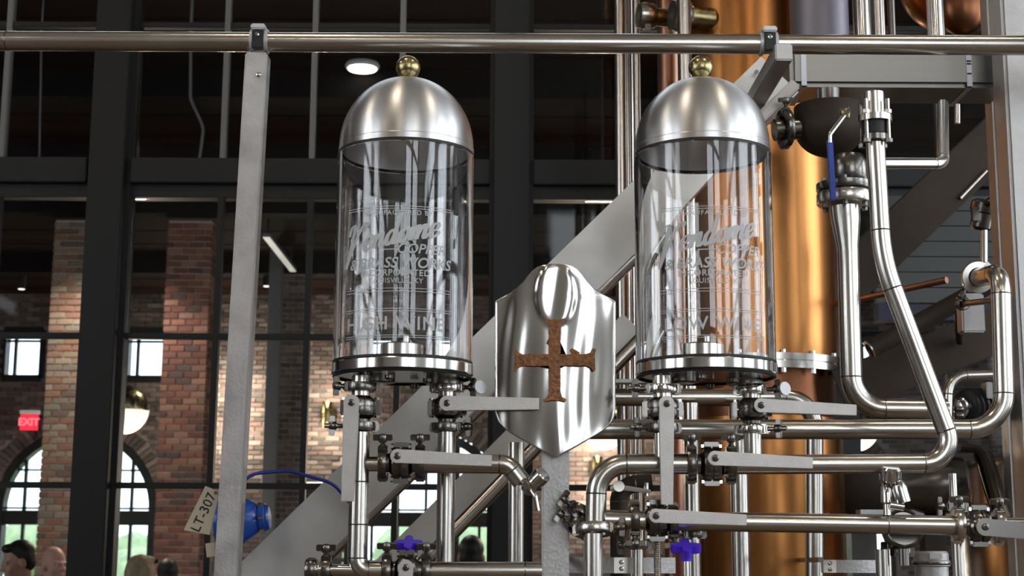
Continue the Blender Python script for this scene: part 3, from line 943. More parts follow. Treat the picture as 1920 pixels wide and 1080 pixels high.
# ------------------------------------------------------------------ copper column and big plant behind
CY = 4.6
c = P(1423, 540, CY)
CRr = 147 * CY / F
zf = P(1500, 694, CY).z
t = thing('copper_column', 'tall polished copper still column behind the second glass vessel', 'column', (c.x, CY, 0))
MB().lathe([(CRr, 0), (CRr, zf - .16)], (c.x, CY, 0), seg=56).build('lower_shell', COPPER, t)
MB().lathe([(CRr * .93, 0), (CRr * .93, .16 - .02)], (c.x, CY, zf - .16), seg=56).build('neck', COPPERD, t)
MB().lathe([(CRr, 0), (CRr, 2.6)], (c.x, CY, zf + .022), seg=56).build('upper_shell', COPPER, t)
MB().lathe([(CRr * .9, -.022), (CRr * 1.07, -.022), (CRr * 1.07, -.002), (CRr * 1.05, -.001), (CRr * 1.05, .001), (CRr * 1.07, .002), (CRr * 1.07, .022), (CRr * .9, .022)], (c.x, CY, zf), seg=56, caps=False).build('flange', STEEL, t)
for k in range(16):
    th = 2 * PI * k / 16 + .1
    p = V((c.x + CRr * 1.03 * math.cos(th), CY + CRr * 1.03 * math.sin(th), zf))
    MB().cyl(p - V((0, 0, .036)), p + V((0, 0, .032)), .008, seg=6).build('bolt', STEEL, t)
zs_ = P(1500, 270, CY).z
MB().lathe([(CRr, -.006), (CRr + .004, 0), (CRr, .006)], (c.x, CY, zs_), seg=56, caps=False).build('seam', COPPER2, t)
# band brackets low on the column
def vpipe(name, label, px, py0, py1, Y, r, mt=STEEL, cat='pipe', group=None):
    a = P(px, py0, Y)
    z1 = P(px, py1, Y).z
    t = thing(name, label, cat, (a.x, Y, z1 if z1 < a.z else a.z), group)
    MB().cyl((a.x, Y, min(a.z, z1)), (a.x, Y, max(a.z, z1)), r, seg=22).build('tube', mt, t)
    return t
def floor_pipe(label, px, py_at, py_top, Y, r, mt=STEEL, name='upright_pipe'):
    a = P(px, py_at, Y); z1 = P(px, py_top, Y).z
    t = thing(name, label, 'pipe', (a.x, Y, 0))
    MB().cyl((a.x, Y, 0), (a.x, Y, z1), r, seg=22).build('tube', mt, t)
    return t
floor_pipe('first of three slim stainless pipes rising beside the second vessel', 1166, 400, -300, 4.9, .022)
floor_pipe('second of three slim stainless pipes rising beside the second vessel', 1182, 400, -300, 5.0, .016, POLISH)
floor_pipe('third of three slim stainless pipes rising beside the second vessel', 1197, 400, -300, 4.9, .012)
a = P(1254, 60, 5.2)
t = thing('upright_pipe', 'wide dull copper pipe rising behind the three slim stainless pipes', 'pipe', (a.x, 5.2, 0))
MB().cyl((a.x, 5.2, 0), (a.x, 5.2, 4.6), .042, seg=24).build('tube', COPPER2, t)
floor_pipe('slim stainless pipe between the dull copper pipe and copper column', 1284, 120, -300, 4.3, .021)
# two clamped sight ports above the rail
for px, py, Y, lab in ((1212, 30, 4.75, 'dark clamped port on the dull copper pipe above the rail'), (1276, 30, 4.4, 'larger clamped port with brass stub on the copper column above the rail')):
    c0 = P(px, py, Y)
    t = thing('sight_port', lab, 'port', c0)
    r = .036 * (1 if px < 1240 else 1.15)
    MB().lathe([(r * .7, -.03), (r * 1.1, -.028), (r * 1.25, -.012), (r * 1.25, .012), (r * 1.1, .028), (r * .7, .03)], c0, (1, .25, 0), 26).build('band', STEEL, t)
    MB().cyl(c0 + V((.028, .007, 0)), c0 + V((.10, .03, 0)), r * .85, seg=20).build('stub', BRASS, t)
    MB().bar(c0 + V((0, -r * 1.1, -r * 1.2)), c0 + V((0, -r * 1.1, -r * 1.9)), .02, .016).build('hinge_lug', DKSTEEL, t, bevel=.002)
# steel condenser drum, pipes and copper pot at the top
a = P(1536, 30, 4.25)
t = thing('condenser_drum', 'dull purplish steel drum above the rail beside the copper column', 'drum', (a.x, 4.25, P(1536, 96, 4.25).z))
MB().lathe([(.086, 0), (.086, 1.6)], (a.x, 4.25, P(1536, 96, 4.25).z), seg=40).build('shell', PURPST, t)
vpipe('hanging_pipe', 'bright double stainless pipe above the rail beside the steel drum', 1618, 100, -400, 4.0, .024, POLISH)
vpipe('hanging_pipe', 'slim stainless pipe hugging the bright pipe above the rail', 1648, 100, -400, 4.05, .021, STEEL)
vpipe('hanging_pipe', 'dark thin pipe between the bright pipes and copper pot', 1674, 100, -400, 4.3, .012, DKSTEEL)
vpipe('hanging_pipe', 'bright stainless pipe in front of the copper pot', 1757, 100, -400, 4.0, .024, POLISH)
c0 = P(1770, -40, 4.5)
t = thing('copper_pot', 'rounded copper pot bottom showing above the rail', 'still', c0)
MB().sphere(c0, (.145, .145, .17), 36, 20).build('bowl', COPPER, t)
c1 = P(1808, 22, 4.36)
MB().sphere(c1 + V((0, .02, .02)), (.075, .06, .09), 26, 16).build('dark_hatch', COPPERD, t)
MB().cyl(c0, c0 + V((0, 0, 1.2)), .06, seg=24).build('swan_neck', COPPER2, t)

# ------------------------------------------------------------------ lettering tools for the glass
def wrap_part(name, geo, axis, R, phi0, z, parent, mt=ETCH):
    vs, fs = geo
    q = MB()
    q._add([V((axis.x + R * math.sin(phi0 + v[0] / R), axis.y - R * math.cos(phi0 + v[0] / R), z + v[1])) for v in vs], fs)
    return q.build(name, mt, parent, smooth=False, merge=False)
def crom(pts, n=7):
    p = [V((x, y)) for x, y in pts]
    p = [p[0] * 2 - p[1]] + p + [p[-1] * 2 - p[-2]]
    out = []
    for i in range(1, len(p) - 2):
        for k in range(n):
            t = k / n
            a, b, c, d = p[i - 1], p[i], p[i + 1], p[i + 2]
            out.append(.5 * ((2 * b) + (c - a) * t + (2 * a - 5 * b + 4 * c - d) * t * t + (3 * b - a - 3 * c + d) * t ** 3))
    out.append(p[-2])
    return out
def script_word():
    """the script word, x-height 1, as ribbons with thick down strokes"""
    L = {
        'V': (1.55, [[(-.25, 1.55), (-.12, 2.1), (.18, 2.15), (.28, 1.6), (.22, .6), (.05, -.75)], [(.05, -.75), (.42, .4), (.85, 1.5), (1.2, 2.05), (1.5, 2.0), (1.45, 1.75)]]),
        'e': (.88, [[(.12, .45), (.5, .55), (.66, .8), (.48, 1.02), (.18, .85), (.08, .4), (.3, .02), (.62, .12), (.86, .4)]]),
        'n': (1.0, [[(.05, 1.0), (.1, .5), (.08, 0)], [(.1, .35), (.3, .85), (.55, 1.0), (.62, .7), (.6, .2), (.75, .03), (.98, .3)]]),
        'd': (1.0, [[(.6, .85), (.35, 1.02), (.08, .7), (.08, .25), (.28, .0), (.5, .25), (.62, .6)], [(.66, 2.2), (.64, 1.2), (.62, .25), (.75, .02), (.98, .3)]]),
        'o': (.85, [[(.4, 1.0), (.12, .8), (.06, .35), (.28, .0), (.58, .2), (.66, .65), (.5, .98), (.4, 1.0), (.7, .85), (.9, .9)]]),
        'm': (1.5, [[(.05, 1.0), (.1, .5), (.08, 0)], [(.1, .35), (.3, .85), (.5, 1.0), (.58, .7), (.55, 0)], [(.58, .35), (.8, .85), (1.0, 1.0), (1.1, .7), (1.08, .2), (1.22, .03), (1.45, .3)]]),
    }
    V_, F_ = [], []
    x0 = 0.
    for ch in 'Vendome':
        adv, strokes = L[ch]
        for s in strokes:
            c = crom(s)
            base = len(V_)
            for i, p in enumerate(c):
                t = (c[min(i + 1, len(c) - 1)] - c[max(i - 1, 0)]).normalized()
                n = V((-t.y, t.x))
                wd = .065 + .115 * abs(t.y) ** 1.5
                for sg in (1, -1):
                    q = p + n * (sg * wd)
                    V_.append((x0 + q.x + .35 * q.y, q.y))
            for i in range(len(c) - 1):
                a = base + 2 * i
                F_.append((a, a + 1, a + 3, a + 2))
        x0 += adv
    return V_, F_, x0
def ring_line(axis, R, z, phi_a, phi_b, h, parent, name='etched_line'):
    n = 26
    vs = []; fs = []
    for k in range(n + 1):
        ph = phi_a + (phi_b - phi_a) * k / n
        for zz in (z - h / 2, z + h / 2):
            vs.append(V((axis.x + R * math.sin(ph), axis.y - R * math.cos(ph), zz)))
    for k in range(n): fs.append((2 * k, 2 * k + 1, 2 * k + 3, 2 * k + 2))
    q = MB(); q._add(vs, fs); return q.build(name, ETCH, parent)

VY = 3.15
PXM = VY / F           # metres per pixel at the vessels
def vessel(px_top, px_bot, word, label, phi0):
    ax = P((px_top + px_bot) / 2, 500, VY)
    def Z(py): return P((px_top + px_bot) / 2, py, VY).z
    zpb, zpt, zrim = Z(703), Z(681), Z(297)
    Rg = 131.5 * PXM; Rp = 133.5 * PXM; Rd = 130 * PXM
    t = thing('spirit_vessel', label, 'vessel', (ax.x, VY, zpb))
    o = (ax.x, VY, 0)
    # base plate
    MB().lathe([(.02, zpb - .004), (Rp * .96, zpb - .004), (Rp, zpb), (Rp, zpt - .006), (Rp * .985, zpt - .003), (.02, zpt - .003)], o, seg=72).build('base_plate', POLISH, t, angle=25)
    MB().lathe([(Rp * .93, zpb - .0075), (Rp * .975, zpb - .0075), (Rp * .985, zpb - .006), (Rp * .975, zpb - .004), (Rp * .93, zpb - .004)], o, seg=72, caps=False).build('lower_gasket', DARK, t)
    MB().lathe([(Rg * .92, zpt - .003), (Rg * 1.005, zpt - .003), (Rg * 1.005, zpt + .0015), (Rg * .92, zpt + .0015)], o, seg=72, caps=False).build('gasket', DARK, t)
    # glass cylinder, thick walled
    th = .0075
    z0, z1 = zpt + .0017, zrim + .001
    MB().lathe([(Rg, z0), (Rg, z1), (Rg - th, z1), (Rg - th, z0), (Rg, z0)], o, seg=96, caps=False).build('glass_cylinder', GLASS, t, angle=40)
    # dome
    MB().lathe([(Rd * .95, zrim + .002), (Rd * .998, zrim + .002), (Rd * .998, zrim + .0075), (Rd * .95, zrim + .0075)], o, seg=72, caps=False).build('rim_gasket', DARK, t)
    zd = zrim + .008
    prof = [(Rd * .955, zd), (Rd * 1.003, zd), (Rd * 1.003, zd + .012), (Rd * .996, zd + .0135)]
    Hh = Rd * 1.07
    n = 26
    for k in range(n + 1):
        a = PI / 2 * k / n
        prof.append((Rd * .996 * math.cos(a) ** .96 if k < n else 1e-5, zd + .014 + Hh * math.sin(a)))
    inner = []
    for k in range(n + 1):
        a = PI / 2 * (n - k) / n
        inner.append((Rd * .955 * math.cos(a) if k else 1e-5, zd + .012 + Hh * .955 * math.sin(a)))
    MB().lathe(prof + inner + [(Rd * .955, zd)], o, seg=80, caps=False).build('dome', DOME, t, angle=30)
    ztop = zd + .014 + Hh
    MB().lathe([(.009, 0), (.009, .006)], (ax.x, VY, ztop - .002), seg=16).build('knob_collar', BRASS, t)
    MB().sphere((ax.x, VY, ztop + .0265), .0272, 32, 20).build('ball_knob', BRASS, t)
    # inside: overflow nozzle
    nz = (ax.x - .004, VY + .02, 0)
    MB().lathe([(.046, zpt - .002), (.046, zpt + .040), (.043, zpt + .043), (.036, zpt + .043), (.036, zpt - .002)], nz, seg=32, caps=False).build('nozzle', STEEL, t)
    MB().lathe([(.0062, 0), (.0062, .05)], (nz[0] + .01, nz[1], zpt + .01), seg=12).build('drip_pin', POLISH, t)
    # studs under the plate
    for dx_, dy_ in ((-.068, -.02), (.055, -.025), (-.02, -.09), (.02, .09), (.1, .04), (-.1, .05)):
        MB().lathe([(.010, -.0105), (.010, -.017), (.006, -.021)], (ax.x + dx_, VY + dy_, zpb), seg=12).build('stud_nut', DKSTEEL, t)
    MB().lathe([(.04, -.004), (.04, -.016), (.034, -.018)], (ax.x - .055, VY + .0, zpb), seg=24).build('boss', DKSTEEL, t)
    MB().lathe([(.04, -.004), (.04, -.016), (.034, -.018)], (ax.x + .088, VY + .04, zpb), seg=24).build('boss', DKSTEEL, t)
    # etching on the outside face of the glass
    Re = Rg + .0005
    a3 = V((ax.x, VY, 0))
    off = Rg * .19     # front face sits higher in the picture than the axis does
    def ZF(py):        # height on the front of the glass, depth VY - Rg
        return P(px_top, py, VY - Rg).z
    s = PXM * (VY - Rg) / VY
    grp = wrap_part('etched_lettering', text_geo('MANUFACTURED BY', 13 * s, spacing=1.2, bold=.15 * s), a3, Re, phi0, ZF(402), t)
    v_, f_, wid = script_word()
    xh = 26 * s
    ca, sa = math.cos(.20), math.sin(.20)
    sc = xh
    pts = []
    for x, y in v_:
        X, Y_ = (x - wid / 2) * sc, y * sc
        pts.append((X * ca - Y_ * sa * .4, X * sa + Y_))
    wrap_part('etched_script', (pts, f_), a3, Re, phi0 - .10, ZF(458), t)
    wrap_part('etched_lettering', text_geo('COPPER', 27 * s, shear=.25, spacing=1.0, bold=.35 * s), a3, Re, phi0 + .35, ZF(474), t)
    ring_line(a3, Re, ZF(467), phi0 - .25, phi0 + .02, 2.0 * s, t)
    wrap_part('etched_lettering', text_geo('& BRASS WORKS', 28.5 * s, shear=.2, spacing=1.0, bold=.5 * s), a3, Re, phi0 + .03, ZF(501), t)
    wrap_part('etched_lettering', text_geo('INCORPORATED', 17 * s, spacing=1.12, bold=.3 * s), a3, Re, phi0 - .03, ZF(516), t)
    wrap_part('etched_lettering', text_geo('LOUISVILLE, KY', 14 * s, spacing=1.1, bold=.1 * s), a3, Re, phi0, ZF(530), t)
    wrap_part('etched_lettering', text_geo(word, 36 * s, spacing=1.12, bold=.5 * s), a3, Re, phi0 - .03, ZF(617), t)
    for py in (386, 390.5, 540, 545.5, 578, 582.5, 628, 632):
        ring_line(a3, Re, ZF(py), phi0 - .8, phi0 + .8, 1.2 * s, t)
    return t
vessel(761, 755.5, 'HIGH WINE', 'domed glass spirit vessel etched HIGH WINE, standing over the shield plate', -.04)
vessel(1317, 1323.5, 'LOW WINE', 'domed glass spirit vessel etched LOW WINE, in front of the copper column', .03)

# ------------------------------------------------------------------ shield and its post
SHY = 3.16
sh = thing('shield_plate', 'polished steel shield plate with rusted cross between the two vessels', 'shield', P(1040, 857, SHY))
prof = [(497, 6), (498.5, 20), (502, 32), (508, 41), (518, 50), (530, 59), (542, 71), (551, 84), (558, 98), (563, 107), (566, 111)]
prof += [(y, 111) for y in range(590, 771, 20)] + [(780, 109), (790, 105), (800, 96), (808, 86), (816, 73), (824, 59), (832, 45), (840, 31), (848, 15), (856, 2)]
gx = 61
vs, fs = [], []
dn = 2 * .0035
def bulge(u, v):
    return .016 * (1 - u * u) + .0011 * math.sin(9.0 * u + 2.4 * math.sin(4.2 * v)) + .0008 * math.sin(15 * u - 3.1 * v + 1) + .0012 * math.sin(5.5 * v + 1.5 * u) + .0035 / (1 + math.exp(((u / .33) ** 2 + ((v - .84) / .16) ** 2 - 1) * 9))
prow = []
fine = []
for i in range(len(prof) - 1):
    (y0, w0), (y1, w1) = prof[i], prof[i + 1]
    k = max(1, int((y1 - y0) / 4))
    for j in range(k): fine.append((y0 + (y1 - y0) * j / k, w0 + (w1 - w0) * j / k))
fine.append(prof[-1])
for (py, hw) in fine:
    for k in range(gx):
        u = -1 + 2 * k / (gx - 1)
        v = 1 - (py - 497) / 360
        p = P(1041 + u * hw, py, SHY)
        vs.append(p - V((0, bulge(u * hw / 111, v), 0)))
n1 = len(vs)
vs += [v + V((0, .005, 0)) for v in vs]
rows = len(fine)
for i in range(rows - 1):
    for k in range(gx - 1):
        a = i * gx + k
        fs.append((a, a + 1, a + gx + 1, a + gx)); fs.append((n1 + a, n1 + a + gx, n1 + a + gx + 1, n1 + a + 1))
for i in range(rows - 1):
    for k in (0, gx - 1):
        a = i * gx + k; fs.append((a, a + gx, n1 + a + gx, n1 + a))
for k in range(gx - 1):
    for i in (0, rows - 1):
        a = i * gx + k; fs.append((a, n1 + a, n1 + a + 1, a + 1))
q = MB(); q._add(vs, fs); q.build('plate', SHIELD, sh, angle=40)
def shield_depth(px, py): return SHY - bulge((px - 1041) / 111, 1 - (py - 497) / 360)
# raised rolled edge
edge = [P(1041 - hw, py, SHY - .001) for py, hw in fine] + [P(1041 + hw, py, SHY - .001) for py, hw in reversed(fine)]
edge.append(edge[0])
MB().tube(edge, .0026, 8).build('rolled_edge', POLISH, sh, angle=60)
# cross: flared arms
half = []
def arm(cx, cy, dx, dy, L, w0, w1, e):
    nx, ny = -dy, dx
    return [(cx + dx * 10 + nx * w0, cy + dy * 10 + ny * w0), (cx + dx * (L - 18) + nx * w0, cy + dy * (L - 18) + ny * w0), (cx + dx * (L - 9) + nx * (w0 + 3), cy + dy * (L - 9) + ny * (w0 + 3)),
            (cx + dx * (L - 4) + nx * w1, cy + dy * (L - 4) + ny * w1), (cx + dx * L + nx * w1 * .9, cy + dy * L + ny * w1 * .9), (cx + dx * (L - 2) + nx * w1 * .3, cy + dy * (L - 2) + ny * w1 * .3)]
def arm_full(cx, cy, dx, dy, L, w0, w1):
    A = arm(cx, cy, dx, dy, L, w0, w1, 0)
    nx, ny = -dy, dx
    B = []
    for (x, y) in reversed(A):
        t_ = (x - cx) * nx + (y - cy) * ny
        B.append((x - 2 * t_ * nx, y - 2 * t_ * ny))
    return A + B
cx, cy = 1040, 675
outl = []
for dx_, dy_, L_ in ((0, -1, 78), (-1, 0, 77), (0, 1, 78), (1, 0, 77)):
    outl += arm_full(cx, cy, dx_, dy_, L_, 11, 22)
# densify and roughen, then build as a slab following the plate
dense = []
for i in range(len(outl)):
    a, b = outl[i], outl[(i + 1) % len(outl)]
    k = max(1, int(math.hypot(b[0] - a[0], b[1] - a[1]) / 5))
    for j in range(k):
        dense.append((a[0] + (b[0] - a[0]) * j / k + random.uniform(-.6, .6), a[1] + (b[1] - a[1]) * j / k + random.uniform(-.6, .6)))
vs = [P(x, y, shield_depth(x, y) - .009) for x, y in dense] + [P(x, y, shield_depth(x, y) + .001) for x, y in dense]
k = len(dense)
fs = [tuple(range(k)), tuple(reversed(range(k, 2 * k)))] + [(i, i + k, (i + 1) % k + k, (i + 1) % k) for i in range(k)]
q = MB(); q._add(vs, fs)
o = q.build('cross', RUST, sh, bevel=.0012, angle=50); o['label'] = 'rust brown flared cross'
a = P(1041, 700, 3.2)
t = thing('square_post', 'pale galvanised square post holding up the shield plate', 'post', (a.x, 3.2, 0))
MB().bb(a.x - .0285, a.x + .0285, 3.172, 3.228, 0, P(1041, 560, 3.2).z).build('tube', GALV, t, bevel=.003)

# ------------------------------------------------------------------ pipework under the vessels
r = .0195
FY, KY = 3.09, 3.19      # front and rear pipe planes
ZL = V((0, 0, 1)); XL = V((1, 0, 0))
def LV(px, py, c_y): return P(px, py, c_y - .062)

# vessel one: left outlet
def outlet(px, py_top, py_bot, Y, label):
    a = P(px, 790, Y)
    t = thing('outlet_pipe', label, 'pipe', (a.x, Y, P(px, py_bot, Y).z))
    z0, z1 = P(px, py_bot, Y).z, P(px, py_top, Y).z
    MB().cyl((a.x, Y, z0), (a.x, Y, z1), r, seg=22).build('tube', STEEL, t)
    return a.x
# short stubs from the plates into the valves
xa = outlet(676, 705, 747, FY, 'short outlet stub under the HIGH WINE vessel above the upright lever')
xb = outlet(838, 705, 747, KY, 'short outlet stub under the HIGH WINE vessel above the level lever')
xc = outlet(1243, 705, 747, FY, 'short outlet stub under the LOW WINE vessel above the upright lever')
xd = outlet(1410, 705, 747, KY, 'short outlet stub under the LOW WINE vessel above the level lever')
def at(x, py, Y): return V((x, Y, P(960, py, Y).z))
clamp(at(xa, 727, FY), ZL, r, (-1, -.35, 0), 'dark pipe clamp at the top of the HIGH WINE upright lever valve')
clamp(at(xa, 801, FY), ZL, r, (-1, -.25, 0), 'dark pipe clamp below the HIGH WINE upright lever valve', long=1.6)
clamp(at(xb, 728, KY), ZL, r, (1, -.3, 0), 'pipe clamp with white disc above the HIGH WINE level lever valve', POLISH, True, 1.5)
clamp(at(xb, 802, KY), ZL, r, (1, -.5, 0), 'dark pipe clamp below the HIGH WINE level lever valve')
clamp(at(xc, 728, FY), ZL, r, (-1, -.2, 0), 'pipe clamp above the LOW WINE upright lever valve', POLISH, False, 1.6)
clamp(at(xc, 801, FY), ZL, r, (-1, -.3, 0), 'dark pipe clamp below the LOW WINE upright lever valve', DKSTEEL, False, 1.5)
clamp(at(xd, 729, KY), ZL, r, (1, -.5, 0), 'pipe clamp with white disc above the LOW WINE level lever valve', POLISH, True, 1.5)
clamp(at(xd, 803, KY), ZL, r, (1, -.6, 0), 'pipe clamp with wing bolt below the LOW WINE level lever valve', POLISH, False, 1.7)
valve(at(xa, 766, FY), ZL, r, LV(659, 755, FY), LV(651, 940, FY), .0315, 'butterfly valve with upright lever under the HIGH WINE vessel')
valve(at(xb, 766, KY), ZL, r, LV(838, 756, KY), LV(1011, 757, KY), .0305, 'butterfly valve with level lever reaching across the shield')
valve(at(xc, 766, FY), ZL, r, LV(1250, 757, FY), LV(1251, 946, FY), .0305, 'butterfly valve with upright lever under the LOW WINE vessel')
valve(at(xd, 766, KY), ZL, r, LV(1427, 760, KY), LV(1606, 769, KY), .0285, 'butterfly valve with level lever under the LOW WINE vessel')

# HIGH WINE: left down pipe, tee, cross pipe to the sample tap
xq = xa
zt = P(672, 870, FY).z
t = thing('drain_pipe', 'upright pipe below the HIGH WINE upright lever bending into the bottom run', 'pipe', (xq, FY, P(672, 1070, FY).z))
path, bends = fillet([at(xq, 812, FY), at(xq, 1071, FY), V((P(716, 1071, FY).x, FY, at(xq, 1071, FY).z))], .05)
MB().tube(path, r * 1.05, 22).build('tube', STEEL, t, angle=50)
for s_, d_ in bends: MB().lathe([(r * 1.05, -.0016), (r * 1.08, 0), (r * 1.05, .0016)], s_, d_, 22, caps=False).build('weld_seam', DKSTEEL, t)
MB().cyl((xq, FY, zt), (P(713, 870, FY).x, FY, zt), r * .78, seg=20).build('tee_branch', STEEL, t)
for py in (905, 985): MB().lathe([(r * 1.05, -.0014), (r * 1.08, 0), (r * 1.05, .0014)], at(xq, py, FY), ZL, 22, caps=False).build('weld_seam', DKSTEEL, t)
def hclamp(px, py, Y, side, label, m_=DKSTEEL, rr=r): return clamp(P(px, py, Y), XL, rr, side, label, m_)
hclamp(718, 868, FY, (0, -.3, 1), 'first clamp on the cross pipe below the HIGH WINE vessel')
hclamp(788, 868, FY, (0, -.3, 1), 'second clamp on the cross pipe below the HIGH WINE vessel')
valve(P(752, 868, FY), XL, r, LV(745, 855, FY), LV(922, 864, FY), .0275, 'butterfly valve with level lever on the cross pipe below HIGH WINE')
pipe('sample_pipe', 'cross pipe below the HIGH WINE vessel bending down to the sample tap', [(796, 869, FY), (952, 870, FY), (978, 903, FY)], r * 1.02, R=.035)
# sample tap
def sample_tap(p0, p1, label, knob_dir, spout):
    p0, p1 = V(p0), V(p1); d = (p1 - p0).normalized()
    t = thing('sample_tap', label, 'tap', p0)
    MB().lathe([(.010, 0), (.013, .004), (.013, .014), (.009, .016), (.009, .03), (.015, .034), (.015, (p1 - p0).length)], p0, d, 16).build('body', CHROME, t)
    k = V(knob_dir).normalized()
    MB().lathe([(.009, -.004), (.009, .014), (.017, .016), (.017, .024), (.0185, .026), (.0185, .042), (.016, .045)], p1 - d * .008, k, 12).build('knurled_knob', POLISH, t)
    q, _ = fillet([p1 - d * .004, *[V(x) for x in spout]], .01, 5)
    MB().tube(q, .0052, 12).build('spout', POLISH, t)
    return t
e0 = P(972, 893, FY)
sample_tap(e0, P(996, 918, FY - .03), 'small sample tap with knurled knob beside the shield post', (.75, -.5, .7), [P(1004, 930, FY - .035), P(1009, 958, FY - .035)])

# HIGH WINE: right down pipe to the bottom run
t = thing('drain_pipe', 'straight upright pipe below the HIGH WINE level lever', 'pipe', (xb, KY, at(xb, 1062, KY).z))
MB().cyl(at(xb, 811, KY), at(xb, 1062, KY), r, seg=22).build('tube', STEEL, t)
# bottom run
by = 1070
t = pipe('bottom_pipe', 'level bottom pipe running to the shield post', [(806, by, FY + .04), (1016, by, FY + .04)], r * .95)
MB().lathe([(r * .95, -.0014), (r * .99, 0), (r * .95, .0014)], P(985, by, FY + .04), XL, 22, caps=False).build('weld_seam', DKSTEEL, t)
hclamp(726, by, FY, (0, -.4, 1), 'first clamp on the bottom pipe beside the violet knob')
hclamp(800, by, FY + .03, (0, -.4, 1), 'second clamp on the bottom pipe beside the violet knob')
valve(P(763, by, FY + .01), XL, r, LV(761, 1064, FY), LV(759, 1180, FY), .029, 'butterfly valve with hanging lever below the violet knob')
t = pipe('bottom_pipe', 'short bottom nozzle beside the stringer foot', [(584, 1068, FY), (676, 1070, FY)], r * .62, POLISH)
clamp(P(612, 1069, FY), XL, r * .8, (-.2, -.3, 1), 'small clamp on the short bottom nozzle')
MB().lathe([(.02, -.012), (.024, -.006), (.024, .006), (.02, .012)], P(584, 1068, FY), XL, 18).build('end_cap', DKSTEEL, t)

def violet_knob(px, py, Y, label, r_=.026, down=.05):
    c = P(px, py, Y)
    t = thing('hand_knob', label, 'knob', c - V((0, 0, down)))
    outl = []
    n = 60
    for k in range(n):
        th = 2 * PI * k / n
        rr = r_ * (.72 + .28 * math.cos(4 * th))
        outl.append((rr * math.cos(th), rr * math.sin(th)))
    MB().prism(outl, c, (1, 0, 0), V((0, .9, .44)).normalized(), .017).build('grip', PURPLE, t, bevel=.003)
    MB().lathe([(.0115, -.026), (.0125, -.008), (.0125, 0)], c, (0, 0, 1), 18).build('hub', PURPLE, t)
    MB().cyl(c - V((0, 0, down)), c - V((0, 0, .024)), .006, seg=12).build('spindle', POLISH, t)
violet_knob(766, 1022, FY + .03, 'violet plastic hand knob above the bottom pipe under HIGH WINE', .030, .038)
violet_knob(1286, 1028, 3.06, 'violet plastic hand knob beside the copper column foot', .031, .12)

# upright pipe behind sample tap
t = floor_pipe('warm lit upright pipe behind the sample tap', 968, 950, 830, 3.55, .0185)
# ---------------- LOW WINE pipework
r2 = .0212
t = thing('drain_pipe', 'short upright pipe below the LOW WINE upright lever', 'pipe', at(xc, 862, FY))
MB().cyl(at(xc, 811, FY), at(xc, 856, FY), r, seg=22).build('tube', STEEL, t)
t = thing('drain_pipe', 'short upright pipe below the LOW WINE level lever', 'pipe', at(xd, 862, KY))
MB().cyl(at(xd, 811, KY), at(xd, 868, KY), r, seg=22).build('tube', STEEL, t)
t = pipe('return_pipe', 'bent pipe dropping beside the shield post below LOW WINE', [(1287, 870, FY), (1119, 870, FY), (1117, 992, FY)], r2, R=.062)
hclamp(1296, 870, FY, (0, -.25, 1), 'first clamp on the pipe below the LOW WINE vessel', rr=r2)
hclamp(1370, 871, FY, (0, -.25, 1), 'second clamp on the pipe below the LOW WINE vessel', rr=r2)
valve(P(1334, 870, FY), XL, r2, LV(1341, 859, FY), LV(1524, 868, FY), .0285, 'butterfly valve with level lever on the pipe below LOW WINE')
t = pipe('return_pipe', 'long bent pipe sloping from the sight flange down to the LOW WINE valves',
         [(1641, 262, FY), (1654, 488, FY), (1797, 869, FY), (1379, 871, FY)], r2 * .95, R=[0, .42, .052, 0])
clamp(P(1114, 993, FY), V((0, .25, 1)), r2 * 1.12, (1, -.4, 0), 'tilted pipe clamp at the foot of the bend beside the shield post', STEEL)
xg = P(1107, 1040, FY).x
t = thing('drain_pipe', 'upright pipe below the tilted clamp beside the shield post', 'pipe', (xg, FY, 0))
MB().cyl((xg, FY, 0), (xg + .006, FY, P(1107, 1000, FY).z), r, seg=22).build('tube', STEEL, t)
# clamps stacked at the post side
for px, py, lab in ((1090, 962, 'upper small clamp beside the shield post'), (1083, 990, 'lower small clamp beside the shield post')):
    clamp(P(px, py, FY + .06), V((.5, .3, .8)), r * .9, (-1, -.4, .3), lab, DKSTEEL)
# pipe at 978
t = pipe('lower_pipe', 'lower level pipe running from the tilted clamp to the far valve', [(1128, 974, FY + .01), (1212, 976, FY + .01)], r)
hclamp(1190, 972, FY + .01, (0, -.3, -1), 'clamp on the lower level pipe beside its lever')
valve(P(1232, 976, FY + .01), XL, r, LV(1230, 967, FY), LV(1400, 975, FY), .0272, 'butterfly valve with level lever on the lower pipe')
hclamp(1262, 977, FY + .01, (0, -.3, -1), 'second clamp on the lower level pipe behind its lever')
t = pipe('lower_pipe', 'long lower level pipe in front of the copper column', [(1268, 977, FY + .01), (1788, 985, FY + .01)], r * 1.02)
for px in (1663,): MB().lathe([(r * 1.02, -.0014), (r * 1.06, 0), (r * 1.02, .0014)], P(px, 983.5, FY + .01), XL, 22, caps=False).build('weld_seam', DKSTEEL, t)
hclamp(1796, 984, FY + .01, (0, -.3, 1), 'warm lit clamp at the end of the lower pipe', STEEL)
valve(P(1836, 986, FY + .01), XL, r, LV(1847, 988, FY), LV(2000, 1004, FY), .034, 'butterfly valve with dark lever leaving beside the corner post', DKSTEEL)
hclamp(1872, 988, FY + .01, (0, -.3, 1), 'clamp beyond the dark lever valve', STEEL)
t = pipe('lower_pipe', 'pipe stub beyond the dark lever valve', [(1880, 988, FY + .01), (2060, 992, FY + .01)], r)

